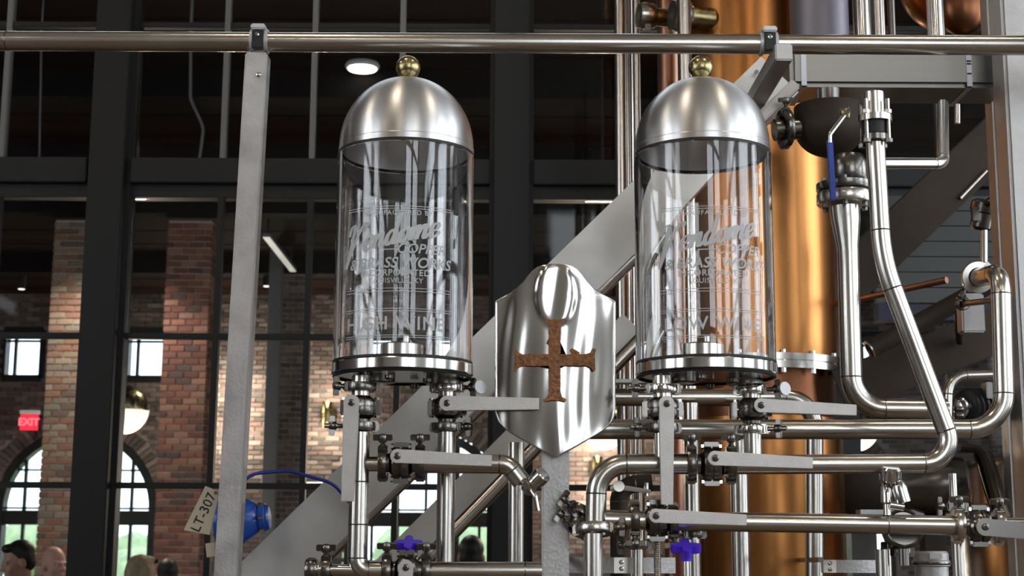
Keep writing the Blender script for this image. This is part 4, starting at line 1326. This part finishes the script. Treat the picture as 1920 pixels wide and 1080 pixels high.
# P1 : level pipe with tall bend
t = pipe('transfer_pipe', 'level pipe behind the valves turning up beside the corner post', [(1046, 805, 3.23), (1052, 805, 3.42), (1884, 805, 3.42), (1876, 512, 3.42), (1826, 522, 3.62)], .0228, R=[0, .03, .085, .055, 0])
clamp(P(1833, 520, 3.59), P(1826, 522, 3.62) - P(1850, 517, 3.5), .0235, (-.5, -.6, -.6), 'pipe clamp at the top of the tall bend beside the corner post', STEEL)
# P3 wide pipe from flange
t = pipe('downcomer_pipe', 'wide stainless pipe dropping from the flange and turning towards the motor', [(1590, 470, 3.55), (1598, 766, 3.55), (1775, 768, 3.55)], .0262, R=.075)
a, b = P(1584, 388, 3.55), P(1590, 472, 3.55)
MB().lathe([(.037, 0), (.036, (b - a).length * .3), (.0265, (b - a).length * .9), (.0262, (b - a).length)], a, b - a, 26).build('reducer', STEEL, t)
c = P(1584, 372, 3.55)
fp = thing('pipe_flange', 'bolted round flange above the wide stainless pipe', 'flange', c)
MB().lathe([(.03, -.016), (.066, -.016), (.068, -.013), (.068, .010), (.066, .013), (.03, .013)], c, ZL, 32).build('lower_plate', STEEL, fp)
MB().lathe([(.03, .017), (.066, .017), (.068, .02), (.068, .036), (.03, .036)], c, ZL, 32).build('upper_plate', DKSTEEL, fp)
MB().lathe([(.06, .013), (.06, .017)], c, ZL, 32).build('gasket', DARK, fp)
for k in range(6):
    th = 2 * PI * k / 6 + .3
    q = c + V((.054 * math.cos(th), .054 * math.sin(th), 0))
    MB().cyl(q - V((0, 0, .026)), q + V((0, 0, .046)), .007, seg=6).build('bolt', DKSTEEL, fp)
fv = thing('ball_valve', 'dark ball valve with blue handle above the bolted flange', 'valve', c + V((0, 0, .037)))
zt0, zt1 = c.z + .0375, P(1590, 292, 3.55).z
MB().lathe([(.040, 0), (.047, .01), (.047, zt1 - zt0 - .02), (.036, zt1 - zt0)], (c.x + .012, 3.55, zt0), seg=26).build('body', DKSTEEL, fv)
h0, h1, h2 = P(1582, 218, 3.46), P(1556, 252, 3.45), P(1562, 376, 3.45)
MB().tube(fillet([P(1592, 205, 3.5), h0, h1, P(1556, 268, 3.45)], .012, 5)[0], .0055, 12).build('handle_shank', POLISH, fv)
o = MB().bar(P(1555.5, 262, 3.45), h2, .015, .007, (0, 1, 0)).build('handle_grip', BLUEGRIP, fv, bevel=.002); o['label'] = 'blue vinyl handle grip'
MB().lathe([(.012, 0), (.014, .004), (.014, .018), (.009, .024)], P(1584, 222, 3.5), (0, -.2, 1), 14).build('stem_nut', BRASS, fv)
# dark bulb head under the beam
c = P(1555, 240, 3.68)
t = thing('vessel_head', 'dark rounded steel vessel head hanging under the landing beam', 'vessel', c)
n = 12
MB().lathe([(.02, -.075), *[(.088 * math.cos(a_), .075 * math.sin(a_)) for a_ in [-PI / 2 * .8 + PI / 2 * .8 * k / n for k in range(n + 1)]], (.088, .055), (.07, .06)], c, ZL, 36).build('bowl', BROWNST, t)
MB().lathe([(.03, .06), (.03, .10)], c, ZL, 20).build('neck', DKSTEEL, t)
clamp(P(1472, 240, 3.66), V((1, .2, .1)), .03, (0, -.4, 1), 'dark chunky clamp beside the rounded vessel head', DKSTEEL)
t = pipe('side_nozzle', 'short dark nozzle joining the chunky clamp to the vessel head', [(1452, 244, 3.66), (1512, 240, 3.67)], .028, DKSTEEL, seams=False)
# sight flange on top of long bent pipe
c = P(1641, 262, FY + .0)
t = thing('sight_flange', 'bolted sight glass flange on top of the long bent pipe', 'flange', c)
zz = P(1645, 225, FY).z - c.z
MB().lathe([(.021, -.008), (.030, -.004), (.030, .008), (.021, .010)], c, ZL, 24).build('lower_collar', DKSTEEL, t)
MB().lathe([(.028, .010), (.028, zz - .006)], c, ZL, 24).build('sight_body', DARK, t)
MB().lathe([(.018, zz - .006), (.037, zz - .006), (.037, zz + .008), (.018, zz + .008)], c, ZL, 28).build('upper_plate', STEEL, t)
MB().lathe([(.022, zz + .008), (.022, zz + .06)], c, ZL, 22).build('neck', STEEL, t)
for k in range(4):
    th = PI / 4 + PI / 2 * k
    q = c + V((.033 * math.cos(th), .033 * math.sin(th), 0))
    MB().cyl(q - V((0, 0, .006)), q + V((0, 0, zz + .04)), .0045, seg=8).build('tie_rod', STEEL, t)
    MB().cyl(q + V((0, 0, zz + .008)), q + V((0, 0, zz + .016)), .008, seg=6).build('nut', STEEL, t)
    MB().cyl(q - V((0, 0, .012)), q + V((0, 0, -.004)), .008, seg=6).build('nut', DKSTEEL, t)
# branch
pipe('branch_pipe', 'slim branch pipe turning up from the long bent pipe to the landing beam', [(1650, 307, FY), (1768, 307, FY + .12), (1768, 196, FY + .46)], .0135, R=.085)
pipe('branch_pipe', 'thin stub pipe beside the slim branch under the landing beam', [(1795, 196, 3.8), (1795, 232, 3.8)], .0075, seams=False)

# uprights in front of the copper column
pipe('header_pipe', 'level header pipe behind the LOW WINE valves bending down', [(1140, 745, 3.95), (1527, 745, 3.95), (1527, 1250, 3.95)], .0235, R=.075)
floor_pipe('upright pipe in front of the copper column below the pipe clamps', 1298, 900, 756, 3.9, .0195)
floor_pipe('wider upright pipe in front of the copper column below the level lever', 1386, 900, 756, 3.9, .0235)
a, b = P(1140, 716, 3.93), P(1215, 716, 3.93)
t = thing('flat_bar', 'flat steel bar passing behind the shield edge to the LOW WINE plate', 'bar', a)
MB().bar(a, b, .05, .009, ZL).build('bar', LEVER, t)

# bent thin tube, motor and fittings by the corner post
pipe('thin_tube', 'thin arched tube above the dark motor', [(1776, 800, 3.6), (1779, 705, 3.6), (1880, 702, 3.62)], .0115, R=.05)
c0, c1 = P(1806, 764, 3.72), P(1880, 760, 3.8)
t = thing('pump_motor', 'dark pump motor behind the tall bend', 'motor', c0)
d = (c1 - c0).normalized()
MB().lathe([(.03, 0), (.043, .008), (.043, .11), (.035, .12)], c0, d, 28).build('housing', MOTOR, t)
for k in range(5): MB().lathe([(.043, .02 + .018 * k), (.047, .021 + .018 * k), (.047, .026 + .018 * k), (.043, .027 + .018 * k)], c0, d, 28, caps=False).build('fin', MOTOR, t)
MB().lathe([(.012, -.03), (.02, -.026), (.022, -.012), (.026, -.01), (.026, 0)], c0, d, 20).build('coupling', POLISH, t)
MB().bb(P(1850, 735, 3.7).x, P(1862, 735, 3.7).x, 3.7, 3.74, P(1850, 747, 3.7).z, P(1850, 716, 3.7).z).build('terminal_box', GALV, t, bevel=.002)
for k in range(3): MB().lathe([(.012, 0), (.014, .003), (.014, .008), (.012, .011)], P(1799, 772 + 12 * k, 3.62), ZL, 12).build('fitting', DKSTEEL, t)
t = thing('valve_block', 'dull square valve block below the tall bend clamp', 'valve', P(1805, 600, 3.75))
a = P(1822, 580, 3.75)
MB().bb(a.x - .028, a.x + .03, 3.74, 3.79, a.z - .06, a.z + .04).build('body', GALV, t, bevel=.004)
MB().lathe([(.010, 0), (.016, 0), (.018, .003), (.018, .014), (.016, .016), (.010, .016)], P(1803, 570, 3.70), (0, -1, 0), 20, caps=False).build('port_ring', DKSTEEL, t)
MB().cyl(P(1803, 570, 3.70), P(1874, 562, 3.435), .008, seg=12).build('arm', DKSTEEL, t)
# hanging chain block cluster near the corner post
t = thing('hose_coupling', 'dark hose coupling hanging beside the corner post', 'coupling', P(1845, 440, 4.2))
c = P(1845, 400, 4.2)
MB().lathe([(.02, -.05), (.032, -.04), (.032, .0), (.042, .004), (.042, .03), (.025, .04)], c, (.2, -.3, 1), 22).build('body', DKSTEEL, t)
MB().lathe([(.011, 0), (.011, .16)], c - V((0.01, 0, .2)), (0.05, 0, 1), 12).build('spindle', STEEL, t)
MB().cyl(c + V((0, .0, .02)), V((P(1852, 20, 3.95).x + .035, 4.0, c.z + .02)), .012, seg=12).build('bracket', DKSTEEL, t)
MB().bar(c + V((-.035, -.03, .01)), c + V((-.035, -.03, -.03)), .02, .02).build('latch', STEEL, t, bevel=.002)
a, b = P(1800, 372, 4.891), P(1850, 320, 4.891)
t = thing('cam_lever', 'short bright cam lever above the hose coupling', 'lever', a)
MB().cyl(a, b, .008, .006, 12).build('arm', STEEL, t)

# ------------------------------------------------------------------ lower right clutter
c = P(1668, 905, FY - .01)
t = thing('sample_tap', 'chrome sample valve standing on the long lower pipe', 'tap', P(1664, 966, FY))
MB().lathe([(.008, 0), (.008, .022), (.012, .026), (.012, .055), (.009, .06), (.009, .075)], P(1664, 966, FY), ZL, 18).build('body', CHROME, t)
MB().lathe([(.016, 0), (.0215, .004), (.0225, .014), (.0215, .026), (.017, .030)], P(1668, 902, FY - .01), (.05, -.35, .94), 12).build('knurled_knob', CHROME, t)
MB().lathe([(.016, 0), (.016, .03), (.012, .042), (.006, .05)], P(1694, 942, FY - .01), (-.25, 0, 1), 18).build('bonnet', POLISH, t)
MB().cyl(P(1668, 946, FY - .01), P(1694, 950, FY - .01), .009, seg=14).build('cross_arm', CHROME, t)
MB().cyl(P(1650, 900, FY - .01), P(1664, 896, FY - .01), .008, seg=12).build('side_port', DKSTEEL, t)
c = P(1692, 992, FY + .09)
t = thing('pressure_gauge', 'dark round gauge body behind the long lower pipe', 'gauge', c)
MB().lathe([(.036, -.018), (.042, -.014), (.042, .012), (.038, .016), (.034, .012)], c, (0, -1, .1), 30).build('case', DKSTEEL, t)
MB().lathe([(.034, .008), (.034, .011)], c, (0, -1, .1), 30).build('dial', BROWNST, t)
MB().cyl(c - V((0, 0, .04)), c - V((0, 0, .075)), .012, seg=14).build('stem', DKSTEEL, t)
floor_pipe('slim upright pipe below the dark gauge', 1657, 1060, 1030, FY + .12, .017)
c = P(1746, 1058, 3.3)
t = thing('filter_housing', 'pale steel filter housing with lid below the lower pipe', 'filter', (c.x, 3.3, 0))
zt = P(1746, 1036, 3.3).z
MB().lathe([(.036, 0), (.036, zt - .03)], (c.x, 3.3, 0), seg=30).build('canister', GALV, t)
MB().lathe([(.038, zt - .03), (.040, zt - .028), (.040, zt - .018), (.0375, zt - .016), (.0375, zt - .002), (.033, zt + .003)], (c.x, 3.3, 0), seg=30).build('lid', GALV, t)
MB().bb(c.x - .013, c.x + .013, 3.261, 3.264, zt - .013, zt - .002).build('label_plate', WHITE, t, smooth=False)
MB().lathe([(.0415, zt - .026), (.0425, zt - .023), (.0415, zt - .020)], (c.x, 3.3, 0), seg=30, caps=False).build('band', DKSTEEL, t)
floor_pipe('slim bright upright pipe beside the filter housing', 1791, 1000, 888, 3.3, .0085, POLISH)
t = floor_pipe('upright pipe below the clamp at the end of the lower pipe', 1797, 1060, 1012, FY + .05, .012)
# big tank at far edge
c = P(2010, 900, 4.5)
t = thing('steel_tank', 'round stainless tank behind the corner post foot', 'tank', (c.x, 4.5, 0))
zt = P(1900, 880, 4.4).z
MB().lathe([(.33, 0), (.33, zt), (.31, zt + .03), (.2, zt + .06), (.02, zt + .075)], (c.x, 4.5, 0), seg=48).build('shell', STEEL, t)
MB().lathe([(.33, -.02), (.338, -.018), (.338, .018), (.33, .02)], (c.x, 4.5, zt - .12), seg=48, caps=False).build('hoop', GALV, t)
c = P(1640, 925, 4.6)
t = thing('dark_drum', 'dark round drum end behind the long lower pipe', 'drum', (c.x, 4.6, 0))
MB().lathe([(.07, -.2), (.085, -.19), (.085, .2), (.07, .21)], (c.x + .02, 4.9, c.z), (-.1, -1, 0), 28).build('shell', BROWNST, t)
MB().bb(c.x - .03, c.x + .05, 4.8, 4.95, 0, c.z - .07).build('stand', DKSTEEL, t)
c = P(1740, 910, 4.3)
t = thing('pump', 'wide dull pump casing behind the chrome sample valve', 'pump', (c.x, 4.3, 0))
MB().lathe([(.03, -.1), (.07, -.09), (.085, -.03), (.085, .03), (.07, .09), (.03, .1)], (c.x + .02, 4.3, c.z), (1, -.3, .1), 28).build('casing', DKSTEEL, t)
MB().bb(c.x - .2, c.x + .06, 4.28, 4.34, c.z - .09, c.z - .07).build('shelf', GALV, t)
MB().bb(c.x - .02, c.x + .04, 4.28, 4.34, 0, c.z - .07).build('stand', BROWNST, t)
a, b = P(1815, 838, 4.05), P(1862, 965, 3.95)
t = thing('strap_bracket', 'dark curved strap bracket in front of the steel tank', 'bracket', b)
pts, _ = fillet([P(1800, 838, 4.05), P(1842, 842, 4.05), P(1878, 975, 3.95)], .06)
MB().tube(pts, .012, 8).build('strap', BROWNST, t)
MB().bar(P(1842, 850, 4.07), P(1880, 972, 3.97), .05, .012, (0, 1, 0)).build('plate', DKSTEEL, t)
# curved hoops at the bottom
def hoop(px0, px1, py_mid, Y, Rad, label, hgt=.034, bolt_px=None, hold=(0, 0, 0)):
    c = P((px0 + px1) / 2, py_mid, Y)
    cx, cyy = c.x, Y + Rad
    a0 = math.asin((P(px0, py_mid, Y).x - cx) / Rad * .98); a1 = math.asin((P(px1, py_mid, Y).x - cx) / Rad * .98)
    t = thing('tank_hoop', label, 'hoop', (cx, Y, c.z))
    vs, fs = [], []
    n = 28
    for k in range(n + 1):
        a = a0 + (a1 - a0) * k / n
        for rr in (Rad, Rad - .004):
            for z in (c.z - hgt / 2, c.z + hgt / 2):
                vs.append(V((cx + rr * math.sin(a), cyy - rr * math.cos(a), z)))
    for k in range(n):
        b = 4 * k; e = b + 4
        fs += [(b, e, e + 1, b + 1), (b + 2, b + 3, e + 3, e + 2), (b + 1, e + 1, e + 3, b + 3), (b, b + 2, e + 2, e)]
    q = MB(); q._add(vs, fs); q.build('band', GALV, t, angle=50)
    MB().bar(vs[1], V(hold), .012, .012).build('bracket', DKSTEEL, t)
    if bolt_px:
        p = P(bolt_px, py_mid, Y - .002)
        yy = cyy - math.sqrt(max(0, Rad ** 2 - (p.x - cx) ** 2))
        MB().bb(p.x - .016, p.x + .016, yy - .004, yy + .002, c.z - hgt / 2, c.z + hgt / 2).build('clip', STEEL, t, bevel=.001)
        for dz in (-.007, .007): MB().lathe([(.005, 0), (.005, .004), (.003, .006)], (p.x, yy - .004, c.z + dz), (0, -1, 0), 12).build('rivet', CHROME, t)
    return t
hoop(1062, 1272, 1060, 3.3, .22, 'pale curved steel hoop with riveted clip beside the shield post', .034, 1165, P(1041, 1060, 3.22))
hoop(1540, 1650, 1062, 3.6, .2, 'grey curved hoop with bolt in front of the copper column', .03, 1557, P(1500, 1050, 4.4))
# extra clamp clusters and small fittings around the lower pipe
for px, py, Y, ax_, sd_, lab in ((1300, 1000, 3.16, ZL, (-1, -.4, 0), 'small clamp just above the second violet knob'),
                                  (1197, 1022, 3.2, ZL, (-1, -.3, 0), 'small clamp under the lower level pipe'),
                                  (1690, 1034, 3.22, ZL, (-1, -.3, 0), 'small clamp below the dark gauge'),
                                  (1792, 950, 3.3, V((.02, 0, 1)), (-1, -.3, 0), 'upper warm lit clamp at the end of the lower pipe')):
    clamp(P(px, py, Y), ax_, .0125, sd_, lab, DKSTEEL)
pipe('small_drain', 'small drain tube under the lower level pipe', [(1197, 990, 3.2), (1197, 1100, 3.2)], .0105, seams=False)
pipe('small_drain', 'small threaded tube above the second violet knob', [(1300, 985, 3.16), (1300, 1012, 3.16)], .0105, seams=False)
t = thing('threaded_rod', 'thin threaded rod hanging under the lower level pipe', 'rod', P(1233, 1075, 3.12))
a, b = P(1233, 990, 3.12), P(1233, 1085, 3.12)
prof = []
L_ = (a - b).length
for k in range(25): prof += [(.006, L_ * k / 25), (.0085, L_ * (k + .5) / 25)]
MB().lathe(prof, b, ZL, 12).build('rod', STEEL, t)
a, b = P(1150, 912, 3.3), P(1222, 922, 3.3)
t = thing('cam_lever', 'flat steel lever behind the bent pipe beside the shield post', 'lever', a)
MB().bar(a, b, .03, .012, (0, 0, 1), .6).build('arm', LEVER, t, bevel=.003)
MB().lathe([(.012, -.105), (.012, .01)], P(1160, 912, 3.28), (0, -1, 0), 14).build('pivot', STEEL, t)
MB().cyl(P(1212, 905, 3.31), P(1212, 930, 3.31), .006, seg=10).build('pin', POLISH, t)
pipe('elbow_pipe', 'dark elbow pipe behind the bent pipe beside the shield post', [(1222, 905, 3.4), (1160, 910, 3.4), V((P(1158, 910, 3.4).x, 3.4, 0))], .02, BROWNST, R=.05)

# ------------------------------------------------------------------ level transmitter, tag, cable
ty = 3.58
c = P(455, 975, ty)
t = thing('level_transmitter', 'blue enamel level transmitter behind the slanting galvanised post', 'transmitter', c - V((0, 0, .06)))
dax = (P(505, 970, ty) - P(455, 975, ty)).normalized()
MB().lathe([(.03, -.065), (.058, -.06), (.062, -.05), (.062, -.012), (.060, -.004), (.034, .036), (.030, .038), (.030, .060), (.026, .064)], c, dax, 32).build('housing', BLUE, t)
MB().lathe([(.031, .040), (.034, .042), (.034, .054), (.031, .056)], c, dax, 24, caps=False).build('cap_ring', BLUE, t)
for k in range(6):
    th = 2 * PI * k / 6 + .5
    dd, aa, bb_ = basis(dax)
    q = c + dax * .047 + (aa * math.cos(th) + bb_ * math.sin(th)) * .034
    MB().lathe([(.0055, -.006), (.0055, .006)], q, dax, 8).build('screw', CHROME, t)
MB().cyl(c - dax * .02 - V((0, 0, .06)), c - dax * .02 - V((0, 0, .13)), .016, seg=16).build('nozzle', STEEL, t)
pts, _ = fillet([P(440, 960, ty), P(452, 890, 3.6), P(540, 882, 3.62), P(625, 906, 3.66), P(670, 960, 3.7)], .08)
o = MB().tube(pts, .0042, 10).build('signal_cable', CABLE, angle=60); tag(o, 'thin blue signal cable arching over the stringer', 'cable')
corn = [(385, 911), (412, 922), (393, 1003), (344, 994)]
TYg = 3.45
tg = thing('paper_tag', 'tan card tag handwritten LT-307 hanging behind the slanting post', 'tag', P(378, 957, TYg))
pc = [P(x, y, TYg) for x, y in corn]
q = MB(); q._add(pc + [p + V((0, .0012, 0)) for p in pc], [(0, 1, 2, 3), (7, 6, 5, 4), (0, 4, 5, 1), (1, 5, 6, 2), (2, 6, 7, 3), (3, 7, 4, 0)])
q.build('card', PAPER, tg, smooth=False)
MB().lathe([(.0022, 0), (.0038, 0), (.0038, .001), (.0022, .001)], P(404.5, 924, TYg - .001), (0, -1, 0), 14, caps=False).build('eyelet', DKSTEEL, tg)
MB().tube([P(404.5, 924, TYg), P(412, 930, TYg + .03), P(420, 938, TYg + .06)], .0012, 6).build('tie_wire', DKSTEEL, tg)
vs, fs = text_geo('LT-307', 26 * TYg / F, spacing=1.0)
b0 = P(378, 993, TYg - .0012); b1 = P(409, 938, TYg - .0012)
ux = (P(404, 936, TYg) - P(374, 1000, TYg)).normalized(); uy = V((0, -1, 0)).cross(ux).normalized()
if uy.x > 0: uy = -uy
mid = P(389, 964, TYg - .0012)
q = MB(); q._add([mid + ux * v.x + uy * (v.y) for v in vs], fs)
q.build('handwriting', INK, tg, smooth=False, merge=False)
o = MB().bar(P(393, 1018, TYg), P(396, 1044, TYg), .02, .0012, (0, 1, 0)).build('paper_scrap', PAPER, tg, smooth=False)

# ------------------------------------------------------------------ people in the far room
def capsule_chain(b, pts, rads, seg=14):
    for i in range(len(pts) - 1):
        b.lathe([(rads[i], 0), (rads[i + 1], (V(pts[i + 1]) - V(pts[i])).length)], pts[i], V(pts[i + 1]) - V(pts[i]), seg)
    for p, r_ in zip(pts, rads): b.sphere(p, r_, seg, 8)
def person(px, py_top, Y, yaw, label, skin, hair, shirt, pants, hair_kind, height_scale=1., nod=0., extra=None):
    top = P(px, py_top, Y)
    H = top.z / 1.0
    s = H / 1.74
    t = thing('person', label, 'person', (top.x, Y, 0))
    Rz = Mx.Rotation(yaw, 3, 'Z')
    base = V((top.x, Y, 0))
    def W(x, y, z): return base + Rz @ V((x * s, y * s, z * s))
    # local axes: -Y is the facing direction
    Rh = Rz @ Mx.Rotation(nod, 3, 'X')
    hc = W(0, -.015, 1.60)
    def Hd(x, y, z): return hc + Rh @ V((x * s, y * s, z * s))
    def sph(b, c, r3, R=Rh): b.sphere(c, [k * s for k in r3], 16, 10, R)
    body = MB()
    sph(body, Hd(0, .012, .035), (.076, .095, .098)); sph(body, Hd(0, -.03, -.03), (.06, .065, .078)); sph(body, Hd(0, -.045, -.085), (.035, .035, .03))
    sph(body, Hd(0, -.1, -.02), (.014, .022, .018)); sph(body, Hd(0, -.092, .0), (.01, .015, .03))
    for sx in (-1, 1):
        sph(body, Hd(sx * .079, .012, -.01), (.012, .022, .034)); sph(body, Hd(sx * .03, -.078, .022), (.026, .014, .009)); sph(body, Hd(sx * .042, -.062, -.03), (.025, .022, .022))
    sph(body, Hd(0, -.09, -.058), (.024, .012, .007)); sph(body, Hd(0, -.088, -.07), (.02, .012, .007))
    capsule_chain(body, [Hd(0, .02, -.07), W(0, .02, 1.44), W(0, .02, 1.38)], [.055 * s, .055 * s, .07 * s])
    capsule_chain(body, [W(0, .01, 1.34), W(0, .0, 1.15), W(0, .01, .95)], [.115 * s, .125 * s, .13 * s])
    sh_, cl, hips = [], MB(), MB()
    for sx in (-1, 1):
        arm_ = [W(sx * .175, .01, 1.40), W(sx * .22, .03, 1.13), W(sx * .2, -.06, .90)]
        capsule_chain(body, [W(0, .01, 1.38), arm_[0]], [.07 * s, .052 * s])
        capsule_chain(body, arm_, [.05 * s, .04 * s, .028 * s])
        hand = W(sx * .195, -.085, .83)
        capsule_chain(body, [arm_[2], hand], [.027 * s, .033 * s], 10)
        for f_, L_ in ((-.027, .055), (-.009, .066), (.009, .062), (.027, .05)):
            p0 = W(sx * .195, -.085 + f_, .81); p1 = W(sx * .19, -.092 + f_, .81 - L_ * .6); p2 = W(sx * .18, -.096 + f_, .81 - L_ - .01)
            capsule_chain(body, [p0, p1, p2], [.0088 * s, .0085 * s, .007 * s], 8)
        capsule_chain(body, [W(sx * .19, -.11, .845), W(sx * .175, -.135, .81), W(sx * .17, -.14, .785)], [.011 * s, .01 * s, .008 * s], 8)
        capsule_chain(body, [W(sx * .09, .01, .92), W(sx * .1, -.01, .50), W(sx * .1, .02, .08)], [.085 * s, .058 * s, .042 * s])
        capsule_chain(body, [W(sx * .1, .03, .045), W(sx * .11, -.13, .035)], [.04 * s, .034 * s], 10)
        capsule_chain(cl, [W(0, .01, 1.385), arm_[0]], [.085 * s, .064 * s])
        capsule_chain(cl, [arm_[0], arm_[1], (arm_[1] * .3 + arm_[2] * .7)], [.063 * s, .052 * s, .042 * s])
        capsule_chain(hips, [W(sx * .085, .01, .93), W(sx * .1, -.01, .50), W(sx * .1, .02, .1)], [.1 * s, .074 * s, .06 * s])
    capsule_chain(cl, [W(0, .01, 1.335), W(0, .0, 1.15), W(0, .01, .93)], [.135 * s, .143 * s, .148 * s])
    for sx in (-1, 1): capsule_chain(cl, [W(sx * .08, 0, 1.3), W(sx * .06, 0, .95)], [.115 * s, .125 * s])
    capsule_chain(hips, [W(-.05, .01, .93), W(.05, .01, .93)], [.125 * s, .125 * s])
    def rem(b, name, mt, vox, parent):
        o = b.build(name, mt, parent, merge=False, angle=180)
        md = o.modifiers.new('union', 'REMESH'); md.mode = 'VOXEL'; md.voxel_size = vox; md.use_smooth_shade = True
        sm = o.modifiers.new('soften', 'SMOOTH'); sm.factor = .5; sm.iterations = 3
        return o
    rem(body, 'body', skin, .007, t); rem(cl, 'shirt', shirt, .014, t); rem(hips, 'trousers', pants, .016, t)
    for sx in (-1, 1):
        e = MB(); sph(e, Hd(sx * .03, -.087, .006), (.011, .008, .007)); o = e.build('eye', EYE, t)
        e = MB(); sph(e, Hd(sx * .03, -.0945, .006), (.0048, .003, .0048)); e.build('iris', HAIRD, o)
    if hair_kind:
        h = MB()
        sph(h, Hd(0, .03, .052), (.084, .098, .094)); sph(h, Hd(0, .06, .0), (.078, .06, .075)); sph(h, Hd(0, -.045, .105), (.06, .04, .03))
        if hair_kind == 'long':
            for sx in (-1, 1): capsule_chain(h, [Hd(sx * .065, .03, .03), Hd(sx * .075, .04, -.09), W(sx * .08, .06, 1.42)], [.045 * s, .042 * s, .03 * s])
            capsule_chain(h, [Hd(0, .07, .03), Hd(0, .08, -.09), W(0, .09, 1.38)], [.07 * s, .06 * s, .045 * s])
        rem(h, 'hair', hair, .010, t)
    if extra == 'glasses':
        g = MB()
        for sx in (-1, 1): sph(g, Hd(sx * .035, -.075, .098), (.028, .014, .018))
        g.build('sunglasses', DARK, t)
    return t
person(40, 1014, 9.3, -1.0, 'man with short dark hair looking down beside the tan pillar', SKIN, HAIRD, CLOTHG, CLOTHD, 'short', nod=.25)
person(101, 1023, 9.8, .9, 'bald person half hidden behind the thick black window post', SKIN2, None, CLOTHP, CLOTHD, None)
person(266, 1040, 9.0, PI - .6, 'blonde person with dark glasses pushed up before the red pillar', SKIN2, HAIRB, CLOTHD, CLOTHD, 'long', extra='glasses')
person(315, 1047, 10.2, PI + .4, 'dark haired person standing beyond the blonde person', SKIN, HAIRD, CLOTHD, CLOTHD, 'short')
person(884, 1004, 9.5, PI, 'dark silhouetted person behind the handrail tube by the far window', SKIN, HAIRD, CLOTHD, CLOTHD, 'short')
